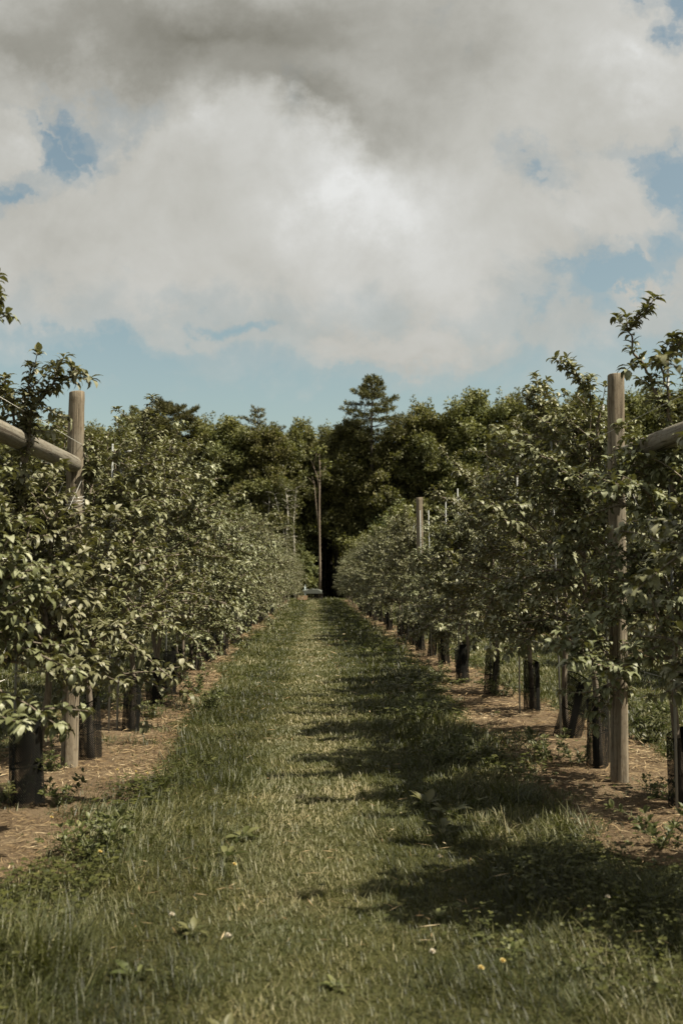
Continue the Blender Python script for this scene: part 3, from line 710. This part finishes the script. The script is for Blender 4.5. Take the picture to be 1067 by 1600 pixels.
for (xx, yy_, z_, r_, lab) in ((pl[0] + 0.012, pl[1], 1.86, 0.0625, 'wire wrapped round the near left post below the rail'), (pr[0] + 0.022, pr[1], 1.86, 0.0615, 'wire wrapped round the near right post below the rail')):
    th = np.linspace(0, 6 * PI, 70); rr_ = r_ + 0.003 * np.sin(th * 0.7)
    b = MB(); b.tube(np.stack([xx + rr_ * np.cos(th), yy_ + rr_ * np.sin(th), z_ + 0.012 * th / PI + 0.012 * np.sin(th)], -1), 0.0023, 5)
    tag(b.obj('wire_loop', M_wire), lab, 'wire', 'bracing wires')

# ------------------------------------------------------------------ low plants
def plant_mb(seed, n, L, spread, upright, wr=0.34, stems=0, hs=0.25):
    r = np.random.default_rng(seed); lb = MB(); sb = MB()
    if stems == 0:
        th = np.arange(n) * 2.4 + r.uniform(0, 6); el = r.uniform(upright - 0.35, upright + 0.35, n)
        D = np.stack([np.cos(th) * np.cos(el), np.sin(th) * np.cos(el), np.sin(el)], -1)
        Nn = np.stack([-np.cos(th) * np.sin(el), -np.sin(th) * np.sin(el), np.cos(el)], -1) + r.normal(0, 0.2, (n, 3))
        P = np.stack([np.cos(th) * 0.012, np.sin(th) * 0.012, np.full(n, 0.012)], -1) + D * 0.02
        Ls = L * r.uniform(0.4, 1.25, n); lb.cards(*LEAF, P, D, Nn, Ls, Ls * wr * r.uniform(0.8, 1.2, n), r.uniform(0.4, 1.4, n), r.random(n))
        for i in range(n): sb.tube([(0, 0, 0), P[i] * 0.6, P[i]], 0.002, 4)
    else:
        for s_ in range(stems):
            a = r.uniform(0, 6.28); p0 = (math.cos(a) * spread * r.random(), math.sin(a) * spread * r.random(), 0)
            pts, dirs = grow(p0, (0.5 * math.cos(a), 0.5 * math.sin(a), 1), hs * r.uniform(0.5, 1.2), r, 5, 0.3, 0.15)
            pts = np.concatenate([[(0, 0, -0.005)], pts]); dirs = np.concatenate([dirs[:1], dirs])
            sb.tube(pts, np.linspace(0.0035, 0.0015, 7), 5)
            acc = dict(p=[], d=[], n=[], l=[], r=[]); spurs(r, pts, dirs, 0.035, n, L, acc, 0.1)
            P, D, Nn, Ls, Rn = [np.concatenate(acc[k]) for k in 'pdnlr']
            lb.cards(*LEAF, P, D, Nn, Ls, Ls * 0.55, r.uniform(0.2, 1.2, len(Ls)), Rn)
    return lb, sb
M_stem = plain('plant_stem', (0.10, 0.105, 0.05), 0.7)
def put_plant(name, mb, loc, rz, sc, label, cat, group=None, proto={}):
    key = id(mb[0])
    if key not in proto:
        t = empty(name, loc, rz); mb[0].obj('foliage', M_weed, t); mb[1].obj('stem', M_stem, t); proto[key] = t
    else: t = copy_tree(proto[key]); t.name = name; t.location = loc; t.rotation_euler = (0, 0, rz)
    t.scale = (sc,) * 3; tag(t, label, cat, group)
dock = [plant_mb(1, 11, 0.12, 0, 0.75, 0.40), plant_mb(2, 9, 0.10, 0, 0.55, 0.45), plant_mb(3, 5, 0.11, 0, 0.9, 0.42)]
DK = [((665, 1262), 0, 0.9, 'broad-leaved weed at the back left of the pale clump right of the lane'),
      ((706, 1276), 1, 1.0, 'broad-leaved weed in the middle of the pale clump right of the lane'),
      ((742, 1262), 0, 0.7, 'broad-leaved weed at the right end of the pale clump beside the lane'),
      ((690, 1300), 1, 0.9, 'broad-leaved weed at the front of the pale clump right of the lane'),
      ((300, 1462), 0, 0.50, 'broad-leaved weed in the left foreground, several leaves spread'),
      ((212, 1532), 2, 0.62, 'small weed with one big pale leaf raised, lower left'),
      ((272, 1530), 2, 0.42, 'small weed with short pale leaves right of the single big leaf'),
      ((798, 1492), 0, 0.46, 'broad-leaved weed in the sunny grass, lower right'),
      ((760, 1470), 1, 0.45, 'small leaf rosette left of the lower right weed'),
      ((380, 1312), 1, 0.8, 'leaf rosette in the long grass left of the lane'),
      ((355, 1345), 2, 0.8, 'small weed in front of the rosette in the long left grass')]
for i, (pp, k, sc, lab) in enumerate(DK):
    x_, y_ = gnd(*pp); put_plant('broadleaf_weed', dock[k], (x_, y_, 0.0), i * 1.7, sc, lab, 'weed', 'broad-leaved weeds in the grass')
random.seed(77); n_ = 0
while n_ < 44:
    y_ = random.uniform(3.0, 11) ; x_ = random.choice((-1, 1)) * random.gauss(0.95, 0.28)
    if y_ < 4.2: x_ = random.uniform(-1.2, 1.3)
    put_plant('leaf_rosette', dock[random.randrange(3)], (x_, y_, -0.01), random.uniform(0, 6.28), random.uniform(0.30, 0.55), 'small leaf rosette half buried in the verge grass', 'weed', 'small rosettes in the verges'); n_ += 1
leafy = [plant_mb(11, 4, 0.035, 0.08, 0, stems=9, hs=0.20), plant_mb(12, 4, 0.03, 0.12, 0, stems=12, hs=0.13), plant_mb(13, 4, 0.045, 0.05, 0, stems=6, hs=0.30)]
LF = [((14, 1262), 0, 1.3, 'leafy sucker shoots at the foot of the leftmost guard'), ((98, 1262), 2, 0.75, 'lone leafy seedling on the bare strip below the near left post'),
      ((78, 1210), 0, 0.9, 'leafy tuft between the leftmost guard and the left post'), ((242, 1062 + 60), 1, 1.3, 'low leafy weed in front of the overlapping left guards'),
      ((305, 1085), 0, 1.5, 'dark leafy weed at the lane edge of the left strip'), ((322, 1108), 1, 1.4, 'flat leafy patch just below the dark weed on the left strip'),
      ((640, 1130), 1, 1.4, 'low leafy patch at the right edge of the lane'), ((700, 1195), 1, 1.5, 'low dark weed mat before the right mulch strip'),
      ((860, 1190), 1, 1.5, 'weed mat in front of the guard that leans left'), ((905, 1196), 0, 0.9, 'leafy weed left of the guard beside the right post'),
      ((1012, 1160), 0, 1.5, 'leafy weeds behind and right of the near right post'), ((995, 1140), 1, 2.0, 'wide weed patch in the grass behind the right post'),
      ((1040, 1330), 2, 0.9, 'tall thin weed at the right edge in front of the mulch'), ((150, 1345), 1, 1.3, 'low weed at the lower corner of the left strip'),
      ((180, 1320), 1, 1.0, 'small weed beside the corner of the left strip'), ((785, 1090), 1, 1.5, 'weed patch right of the broad black guard'),
      ((690, 1060), 0, 1.1, 'leafy weeds left of the narrow guard in the right row'), ((1025, 1255), 1, 1.0, 'sparse weed on the mulch right of the right post')]
for i, (pp, k, sc, lab) in enumerate(LF):
    x_, y_ = gnd(*pp); put_plant('leafy_weed', leafy[k], (x_, y_, 0.01), i * 1.1, sc, lab, 'weed', 'leafy weeds by the rows')

# small pale flowers
M_petal = plain('yellow_petal', (0.62, 0.50, 0.22), 0.6); M_pale = plain('pale_petal', (0.62, 0.56, 0.46), 0.7)
def flower(mat, seed):
    r = np.random.default_rng(seed); root = empty('meadow_flower')
    s = MB(); s.tube([(0, 0, 0), (0.004, 0.002, 0.05), (0.0, 0, 0.095)], 0.0015, 5); s.obj('stem', M_stem, root)
    hd = MB(); n = 26; th = np.arange(n) * 2.4; el = np.linspace(0.1, 1.4, n)
    D = np.stack([np.cos(th) * np.cos(el), np.sin(th) * np.cos(el), np.sin(el)], -1)
    hd.cards(*OVAL, np.repeat(np.array([[0, 0, 0.095]]), n, 0), D, np.stack([-D[:, 0], -D[:, 1], np.ones(n)], -1), np.full(n, 0.013), np.full(n, 0.007), None, r.random(n))
    hd.obj('flower_head', mat, root); return root
FLW = [((366, 1385), 0, 'pale yellow flower in the grass left of the lane'), ((268, 1470), 1, 'small pale flower left of the foreground weed'),
       ((786, 1548), 0, 'brightest yellow flower in the lower right grass'), ((752, 1560), 0, 'small yellow flower just left of the brightest one'),
       ((356, 1505), 1, 'whitish flower right of the foreground weed'), ((676, 1532), 1, 'faint pale flower low in the middle grass'),
       ((80, 1306), 0, 'yellow flower on the edge of the left strip'), ((156, 1364), 0, 'yellow flower near the lower corner of the left strip'),
       ((183, 1226), 0, 'tiny yellow flower at the grass edge beside the left post'), ((230, 1232), 0, 'tiny yellow flower among clover left of the lane'),
       ((212, 1229), 0, 'tiny yellow flower between two others left of the lane'), ((686, 1372), 1, 'pale flower in the shade right of the lane'),
       ((752, 1132), 1, 'tiny white flower before the leaning guard'), ((768, 1133), 1, 'tiny white flower right beside its twin near the leaning guard'),
       ((668, 1140), 1, 'tiny white flower in the shaded verge'), ((950, 1440), 1, 'pale flower in the shaded clover at the right')]
fp = [None, None]
for i, (pp, k, lab) in enumerate(FLW):
    x_, y_ = gnd(*pp)
    if fp[k] is None: fp[k] = flower([M_petal, M_pale][k], k); t = fp[k]
    else: t = copy_tree(fp[k])
    t.location = (x_, y_, 0.0); t.rotation_euler = (0, 0, i); t.scale = (0.95,) * 3; tag(t, lab, 'flower', 'small flowers in the grass')

# ------------------------------------------------------------------ woodland behind
def clump(r, acc, c, rad, n, L, up=0.6, flat=0.75):
    u = r.normal(0, 1, (n, 3)); u /= np.linalg.norm(u, axis=1)[:, None]
    rr = rad * r.random(n) ** 0.45
    p = c + u * rr[:, None] * np.array((1, 1, flat))
    acc['p'].append(p); acc['d'].append(u * 0.6 + r.normal(0, 0.6, (n, 3)))
    acc['n'].append(u * 0.7 + np.array((0, 0, up)) + r.normal(0, 0.45, (n, 3))); acc['l'].append(L * r.uniform(0.6, 1.4, n))
    acc['r'].append(np.clip(r.normal(0.42, 0.22, n), 0, 1))
def finish(acc, tmpl, wr, curl=None):
    P, D, Nn, L, Rn = [np.concatenate(acc[k]) for k in 'pdnlr']; b = MB()
    b.cards(*tmpl, P, D, Nn, L, L * wr, None, Rn); return b
def broad(seed, H, RAD, clear, n_limb=30, leafL=0.20, dens=1.0, trunk_r=0.16, clr=0.85):
    r = np.random.default_rng(seed); tb = MB(); acc = dict(p=[], d=[], n=[], l=[], r=[])
    z = np.linspace(0, 1, 10); T = np.stack([0.25 * np.sin(z * 3 + r.uniform(0, 6)) * z, 0.25 * np.sin(z * 2.4 + r.uniform(0, 6)) * z, z * H * 0.9 - 0.1], -1)
    tb.tube(T, trunk_r * (1 - z) ** 0.7 + 0.03, 8); az = r.uniform(0, 6)
    for b in range(n_limb):
        t = (b + r.random()) / n_limb; hb = clear + (H * 0.88 - clear) * t; az += 2.4 + r.normal(0, 0.4)
        f = (hb + 0.1) / (H * 0.9) * 9; i = min(int(f), 8); p = T[i] * (1 - f + i) + T[i + 1] * (f - i)
        prof = math.sin(PI * (0.16 + 0.74 * t)) ** 0.7
        L = RAD * prof * r.uniform(0.65, 1.2); el = 0.2 + 0.8 * t + r.normal(0, 0.15)
        pts, dirs = grow(p, (math.cos(az) * math.cos(el), math.sin(az) * math.cos(el), math.sin(el)), L, r, 6, 0.1, 0.14)
        tb.tube(pts, np.linspace(0.055 * (1 - 0.6 * t), 0.012, 7), 5)
        for k in (2, 3, 4, 5, 6):
            for s_ in range(2):
                c = pts[k] + r.normal(0, 0.45, 3) * np.array((1, 1, 0.7)); rd = r.uniform(0.35, 0.75)
                clump(r, acc, c, rd, int(150 * dens * rd / 0.55), leafL * r.uniform(0.7, 1.1))
    for s_ in range(16):
        a = r.uniform(0, 6.28); c = T[-1] + np.array((math.cos(a) * r.uniform(0, RAD * 0.45), math.sin(a) * r.uniform(0, RAD * 0.45), r.uniform(-1.3, 0.9)))
        clump(r, acc, c, r.uniform(0.25, 0.5), int(60 * dens), leafL * 0.8); clump(r, acc, c + np.array((r.normal(0, 0.2), 0, r.uniform(0.4, 0.8))), 0.2, 34, leafL * 0.8, flat=2.2)
    return tb, finish(acc, DIAM, 0.62)
def pine(seed, H, RAD, clear, whorl=0.62, cone=3.0, dens=1.0, gap=0.0):
    r = np.random.default_rng(seed); tb = MB(); acc = dict(p=[], d=[], n=[], l=[], r=[])
    tb.tube([(0, 0, -0.1), (0.1, 0, H * 0.35), (0.05, 0.1, H * 0.7), (0, 0, H)], [0.20, 0.15, 0.09, 0.02], 8)
    z = clear
    while z < H - 0.15:
        t = (z - clear) / (H - clear); az = r.uniform(0, 6.28); nbn = 5 if t < 0.85 else 4
        env = min(1, (H - z) / cone) ** 0.85 * (0.9 + 0.12 * math.sin(z * 2.2 + seed)) + 0.06
        for b in range(nbn):
            if r.random() < gap: continue
            az += 6.28 / nbn + r.normal(0, 0.2); L = max(0.25, RAD * env * r.uniform(0.65, 1.2)); el = 0.02 + 0.5 * max(0, 1 - (H - z) / 2.5) + r.normal(0, 0.07)
            pts, dirs = grow((0, 0, z), (math.cos(az) * math.cos(el), math.sin(az) * math.cos(el), math.sin(el)), L, r, 6, -0.12, 0.07)
            tb.tube(pts, np.linspace(0.035, 0.01, 7), 4, cap=False)
            m = max(6, int(34 * L / 1.8 * dens)); s_ = r.uniform(0.25, 1.0, m) ** 0.8; fi = s_ * 6; ii = np.minimum(fi.astype(int), 5)
            base = pts[ii] * (1 - fi + ii)[:, None] + pts[ii + 1] * (fi - ii)[:, None]
            side = np.cross(dirs[3], (0, 0, 1.0)); side /= np.linalg.norm(side)
            off = r.uniform(-1, 1, m)[:, None] * side * (0.38 * L * (1.15 - s_) + 0.12)[:, None] + r.normal(0, 0.05, (m, 3))
            cc = base + off
            for q in range(10):
                acc['p'].append(cc + r.normal(0, 0.05, cc.shape)); acc['d'].append(np.array(dirs[3]) * 0.6 + off * 1.2 + r.normal(0, 0.55, (m, 3)) + np.array((0, 0, 0.45)))
                acc['n'].append(np.array((0, 0, 1.0)) + r.normal(0, 0.6, (m, 3))); acc['l'].append(r.uniform(0.10, 0.24, m)); acc['r'].append(np.clip(r.normal(0.45, 0.22, m), 0, 1))
        z += whorl * r.uniform(0.7, 1.25) * (1 - 0.35 * t)
    return tb, finish(acc, DIAM, 0.30)

DF = 73.0
BK = [broad(501, 13.2, 3.0, 2.6, 32), broad(502, 13.0, 2.7, 3.4, 32), broad(503, 13.8, 3.3, 2.2, 36), broad(504, 12.6, 2.6, 3.0, 30), broad(505, 13.4, 3.0, 5.0, 28, 0.18)]
BH = [13.2, 13.0, 13.8, 12.6, 13.4]
PK = {'tall': pine(601, 16.4, 2.7, 11.6, 0.55, 2.8, 1.3, 0.05), 'dense': pine(602, 14.3, 2.9, 2.5, 0.42, 1.5, 2.2), 'spruce': pine(603, 14.2, 2.4, 3.0, 0.5, 2.8, 0.8, 0.1), 'white': pine(604, 14.2, 2.8, 4.0, 0.55, 2.2, 1.1, 0.05)}
pro = {}
def ftree(kind, x_, y_, sc, rz, label, cat, group):
    if kind not in pro:
        mb = BK[kind] if isinstance(kind, int) else PK[kind]
        t = empty('pine_tree' if not isinstance(kind, int) else 'woodland_tree')
        mb[0].obj('trunk', M_forest_bark, t); mb[1].obj('crown', M_wood_leaf if isinstance(kind, int) else M_pine, t); pro[kind] = t
    else: t = copy_tree(pro[kind])
    t.location = (x_, y_, 0); t.rotation_euler = (0, 0, rz); t.scale = (sc * 1.0,) * 3; tag(t, label, cat, group)
PHH = {'tall': 16.4, 'dense': 14.3, 'spruce': 14.2, 'white': 14.2}
FR = [(-150, 655, 0, 0, 'woodland tree beyond the left edge, screened by the orchard'), (-90, 650, 2, 1, 'woodland tree beyond the left edge, behind the near crowns'),
      (-25, 665, 1, 0, 'woodland tree hidden behind the twig at the left edge'), (45, 668, 3, 1, 'woodland tree behind the shoots over the left rail'),
      (105, 662, 0, 0, 'woodland tree behind the near left post'), (160, 672, 4, 1, 'low woodland tree just right of the left post top'),
      (212, 655, 3, -1, 'woodland tree at the left foot of the dark evergreen'), (258, 634, 'dense', 0, 'dark dense evergreen at the left end of the skyline'),
      (318, 658, 1, 0, 'rounded tree right of the dark evergreen'), (362, 662, 2, -1, 'broad olive tree left of the pointed spruce'),
      (403, 634, 'spruce', 3, 'spruce whose pointed tip stands over the left wood'), (425, 676, 3, -1.5, 'lower leafy tree under the spruce tip'),
      (468, 668, 0, 1, 'leafy tree behind the pale birches'), (528, 668, 4, 2, 'open leafy tree right of the bare trunk'),
      (582, 590, 'tall', -0.5, 'tall tiered pine standing above the whole wood'), (556, 664, 1, 0.5, 'tree filling the wood left below the tall pine'),
      (620, 668, 3, 0.3, 'tree filling the wood right below the tall pine'), (660, 642, 0, 0.5, 'leafy tree with a blunt top right of the tall pine'),
      (705, 652, 1, 0, 'leafy tree in the dip right of the blunt topped tree'), (748, 622, 2, 0, 'high rounded tree crown right of centre'),
      (803, 628, 0, 1, 'rounded crown left of the shoot into the sky at right'), (856, 640, 3, 0, 'tree behind the arching shoots of the right row'),
      (905, 630, 2, 1, 'tree left behind the near right post'), (962, 625, 4, 0, 'tree directly behind the near right post'),
      (1022, 618, 0, 1, 'tree behind the tall shoot at the right'), (1080, 612, 2, 0, 'tree behind the right edge of the picture'), (1150, 615, 1, 1, 'tree beyond the right edge, first outside'),
      (1220, 620, 3, 0, 'tree beyond the right edge, second outside')]
for i, (px, py, k, dy, lab) in enumerate(FR):
    d_ = DF + dy; v = at(px, py, d_); hh = PHH[k] if isinstance(k, str) else BH[k]
    ftree(k, v[0], d_, v[2] / hh * (1.035 if isinstance(k, int) else 1.0), i * 1.9, lab, 'pine tree' if isinstance(k, str) else 'tree', 'trees along the wood edge')
random.seed(11)
for row, (yy, st) in enumerate(((77.5, 3.4), (81.5, 3.6), (86, 4.0), (91, 4.4), (97, 5.0))):
    x_ = -0.44 * yy + random.random() * 2
    while x_ < 0.47 * yy:
        if not (row < 2 and 1.5 < x_ < 7.5 and random.random() < 0.3):
            k = random.choice([0, 1, 2, 3, 4, 4, 'white']) if row else random.choice([1, 3, 4, 4])
            hh = PHH[k] if isinstance(k, str) else BH[k]
            ftree(k, x_ + random.gauss(0, 0.4), yy + random.gauss(0, 0.7), random.uniform(12.2, 13.4) / hh, random.uniform(0, 6.28),
                  'pine deep in the wood behind the front trees' if isinstance(k, str) else 'leafy tree deep in the wood behind the front trees',
                  'pine tree' if isinstance(k, str) else 'tree', 'pines deeper in the wood' if isinstance(k, str) else 'trees deeper in the wood')
        x_ += st * random.uniform(0.8, 1.2)

# undergrowth saplings at the wood edge
UK = [broad(701, 5.2, 1.5, 0.5, 16, 0.20, 0.8, 0.05), broad(702, 4.2, 1.4, 0.3, 14, 0.20, 0.8, 0.04)]
up_ = [None, None]; x_ = -29.0; i = 0
while x_ < 33:
    if not (-0.2 < x_ < 2.4):
        k = random.randrange(2)
        if up_[k] is None:
            up_[k] = empty('sapling'); UK[k][0].obj('trunk', M_forest_bark, up_[k]); UK[k][1].obj('crown', M_wood_leaf, up_[k]); t = up_[k]
        else: t = copy_tree(up_[k])
        t.location = (x_, 70.5 + random.gauss(0, 0.6), 0); s_ = random.uniform(0.8, 1.25) * (1.0 if abs(x_) > 3.4 else 0.5); t.scale = (s_,) * 3; t.rotation_euler = (0, 0, random.uniform(0, 6))
        near = abs(x_ - 0) < 3.2
        tag(t, 'bushy sapling at the wood edge %s the dark opening' % ('left of' if x_ < 1 else 'right of') if near else 'bushy sapling along the wood edge, behind the %s row' % ('left' if x_ < 1 else 'right'),
            'sapling', 'saplings along the wood edge')
    x_ += random.uniform(1.7, 2.6); i += 1

# thin bare trunks standing in the dark opening
def bare_trunk(px, pyb, d_, h, r0, label, lean=0.0):
    x_ = at(px, 930, d_)[0]; r = np.random.default_rng(int(px)); b = MB()
    z = np.linspace(0, 1, 9); b.tube(np.stack([lean * z * h + 0.06 * np.sin(z * 5 + px), 0.05 * np.sin(z * 4), z * h - 0.05], -1), r0 * (1 - 0.6 * z), 7)
    for s_ in range(5):
        k = r.uniform(0.35, 0.95); a = r.uniform(0, 6.28); p = (lean * k * h, 0, k * h - 0.1)
        pts, _ = grow(p, (math.cos(a), math.sin(a), 0.5), r.uniform(0.5, 1.3), r, 4, 0.1, 0.1); b.tube(pts, np.linspace(0.02, 0.006, 5), 4)
    o = b.obj('bare_trunk', M_forest_bark); o.location = (x_, d_, 0); tag(o, label, 'tree trunk', 'bare trunks in the dark opening')
for px, d_, h, r0, lab in ((482, 76, 8.5, 0.05, 'thin dark trunk left of the bare pale trunk'), (489, 79, 9, 0.06, 'thin trunk deep in the opening, left of the pale one'),
                          (508, 75.5, 9, 0.055, 'thin dark trunk close right of the pale trunk'), (514, 78, 9, 0.07, 'middle trunk right of the pale trunk in the opening'),
                          (522, 75, 8, 0.06, 'paler straight trunk right in the opening'), (529, 80, 9, 0.08, 'trunk deep at the right side of the opening'), (537, 76.5, 8.5, 0.06, 'trunk at the right end of the dark opening')):
    bare_trunk(px, 0, d_, h, r0, lab)

# the tall half dead tree standing in front of the wood
d_ = 70.0; v = at(500, 930, d_); root = empty('dead_tree', (v[0], d_, 0)); b = MB()
def loc_(px, py, dy=0): a = at(px, py, d_ + dy); return (a[0] - v[0], dy, a[2])
main = [loc_(500, 932), loc_(500, 880), loc_(499, 820), loc_(499, 780), loc_(500, 740), loc_(499, 706)]; main[0] = (main[0][0], 0, -0.1)
b.tube(main, [0.11, 0.075, 0.065, 0.055, 0.042, 0.022], 9)
b.tube([loc_(499, 766), loc_(495, 742), loc_(488, 724), loc_(484, 716)], [0.045, 0.035, 0.025, 0.010], 6)
b.tube([loc_(490, 728), loc_(493, 715), loc_(495, 708)], [0.025, 0.02, 0.008], 5)
b.tube([loc_(499, 838), loc_(494, 790), loc_(491, 756), loc_(488, 745)], [0.035, 0.03, 0.024, 0.010], 6)
b.tube([loc_(491, 756), loc_(484, 748), loc_(480, 745)], [0.02, 0.014, 0.006], 5)
b.tube([loc_(500, 745), loc_(506, 735), loc_(509, 728)], [0.03, 0.02, 0.008], 5)
b.obj('trunk', M_snag, root); acc = dict(p=[], d=[], n=[], l=[], r=[]); r = np.random.default_rng(9)
for (px, py) in ((486, 712), (494, 704), (510, 726), (478, 742), (503, 702)): clump(r, acc, np.array(loc_(px, py)), 0.45, 40, 0.22)
finish(acc, DIAM, 0.6).obj('crown', M_wood_leaf, root)
tag(root, 'tall nearly bare tree with a straight pale brown trunk at the lane end', 'tree')

# pale stemmed birches left of it
def birch(px, d_, stems, label, seed, rad=1.1):
    v0 = at(px, 930, d_); root = empty('birch_tree', (v0[0], d_, 0)); r = np.random.default_rng(seed); tb = MB(); acc = dict(p=[], d=[], n=[], l=[], r=[])
    for q, st in enumerate(stems):
        pts = np.array([(at(a, b, d_)[0] - v0[0], 0.0, at(a, b, d_)[2]) for a, b in st])
        if q == 0: pts[0][2] = -0.1
        f = np.linspace(0, len(pts) - 1, 10); ii = np.minimum(f.astype(int), len(pts) - 2); pts = pts[ii] * (1 - f + ii)[:, None] + pts[ii + 1] * (f - ii)[:, None]
        pts[1:-1] += r.normal(0, 0.03, pts[1:-1].shape); tb.tube(pts, np.linspace(0.085, 0.025, 10), 7)
        for k in range(5, 10):
            for s_ in range(3):
                a = r.uniform(0, 6.28); t, _ = grow(pts[k], (math.cos(a), math.sin(a), 0.6), r.uniform(0.5, rad), r, 4, 0.4, 0.12)
                tb.tube(t, np.linspace(0.016, 0.005, 5), 4)
                for m in (2, 4): clump(r, acc, t[m] + r.normal(0, 0.15, 3) + np.array((0, 0.25, 0.3)), 0.34, 34, 0.12, flat=0.9)
    tb.obj('trunk', M_pale_bark, root); finish(acc, DIAM, 0.7).obj('crown', M_birch_leaf, root); tag(root, label, 'birch', 'pale birches at the wood edge')
birch(452, 69, [[(452, 935), (450, 890), (447, 850), (440, 815), (429, 772)], [(447, 850), (450, 800), (446, 758)]], 'two-stemmed birch forking low, left of the pale trunk', 1)
birch(461, 69.3, [[(461, 935), (460, 870), (459, 810), (463, 762)]], 'single-stemmed birch between the forked one and the bare trunk', 2, 0.8)
birch(420, 69.6, [[(420, 935), (421, 870), (417, 820), (421, 775)]], 'slim pale birch left of the forked one, half lost in leaves', 3, 0.8)
random.seed(21)  # added undergrowth: blocks sky and lit ground so the opening stays dark
for i in range(22):
    t = copy_tree(up_[i % 2]); t.location = (-9 + i * 0.95 + random.uniform(-.4, .4), random.choice((84, 89, 94, 100)) + random.uniform(-1, 1), 0); s_ = random.uniform(1.3, 1.9)
    t.scale = (s_,) * 3; t.rotation_euler = (0, 0, random.uniform(0, 6)); tag(t, 'bush added deep inside the wood to block bright gaps between trunks', 'sapling', 'added bushes deep inside the wood')

# ------------------------------------------------------------------ things at the far end of the lane
M_dark = plain('dark_old_timber', (0.035, 0.028, 0.022), 0.8); M_tarp = plain('pale_tarpaulin', (0.085, 0.092, 0.080), 0.7, vary=0.1, scale=4)
M_crate = plain('orange_crate_wood', (0.26, 0.17, 0.10), 0.7); M_pole = plain('pale_paint', (0.48, 0.56, 0.58), 0.5)
d_ = 64.5; xa = at(483, 930, d_)[0]; xb = at(505, 930, d_)[0]; xm = (xa + xb) / 2; ww = xb - xa
root = empty('stacked_timber', (xm, d_ + 0.6, 0)); n_ = 7
for i in range(n_):
    b = MB(); x0 = -ww / 2 + (i + 0.5) * ww / n_
    b.box((x0, 0, 0.17 + 0.01 * (i % 3)), (ww / n_ * 0.55, 0.5, 0.34 + 0.02 * (i % 3)), 0.04 * (i % 2)); b.obj('timber_block', M_dark, root, False)
b = MB(); b.box((0, 0, 0.39), (ww * 1.02, 0.6, 0.03)); b.obj('top_board', M_dark, root, False)
tag(root, 'low row of dark timber blocks under a board at the far end of the lane', 'timber stack')
K = 20; X, Y = np.meshgrid(np.linspace(-0.62, 0.62, K), np.linspace(-0.42, 0.42, 12), indexing='ij')
Z = 0.16 + 0.10 * np.cos(X * 2.2) + 0.03 * np.sin(X * 13 + Y * 7) + 0.03 * np.sin(Y * 11 - X * 5)
V = np.stack([X, Y, Z], -1).reshape(-1, 3); V2 = V.copy(); V2[:, 2] = 0.0; nn = len(V)
q = [(i * 12 + j, (i + 1) * 12 + j, (i + 1) * 12 + j + 1, i * 12 + j + 1) for i in range(K - 1) for j in range(11)]
b = MB(); b.add(V, q, [4] * len(q))
edge = [i * 12 for i in range(K)] + [(K - 1) * 12 + j for j in range(1, 12)] + [i * 12 + 11 for i in range(K - 2, -1, -1)] + [j for j in range(10, 0, -1)]
b.add(np.concatenate([V[edge], V2[edge]]), [(i, len(edge) + i, len(edge) + (i + 1) % len(edge), (i + 1) % len(edge)) for i in range(len(edge))], [4] * len(edge))
o = b.obj('tarpaulin', M_tarp); o.location = (xm - 0.25, d_ + 0.6, 0.406); tag(o, 'pale blue-grey tarpaulin heaped on the dark timber at the lane end', 'tarpaulin')
root = empty('wooden_crate', (at(472, 935, 64)[0], 64, 0), 0.15)
for nm, c, s_ in (('side_panel', (0, -0.24, 0.15), (0.62, 0.03, 0.27)), ('side_panel', (0, 0.24, 0.15), (0.62, 0.03, 0.27)), ('end_panel', (-0.295, 0, 0.15), (0.03, 0.445, 0.27)), ('end_panel', (0.295, 0, 0.15), (0.03, 0.445, 0.27)), ('base_board', (0, 0, 0.012), (0.56, 0.44, 0.02))):
    b = MB(); b.box(c, s_); b.obj(nm, M_crate, root, False)
tag(root, 'small orange-brown crate on the grass at the far end of the lane', 'crate')
x_ = at(476.5, 930, 66)[0]; b = MB(); b.tube([(0, 0, 0), (0, 0, 0.92)], 0.03, 8); b.box((0, 0, 0.94), (0.09, 0.09, 0.04)); o = b.obj('marker_pole', M_pole); o.location = (x_, 66, 0)
tag(o, 'short pale pole standing left of the dark timber at the lane end', 'pole')
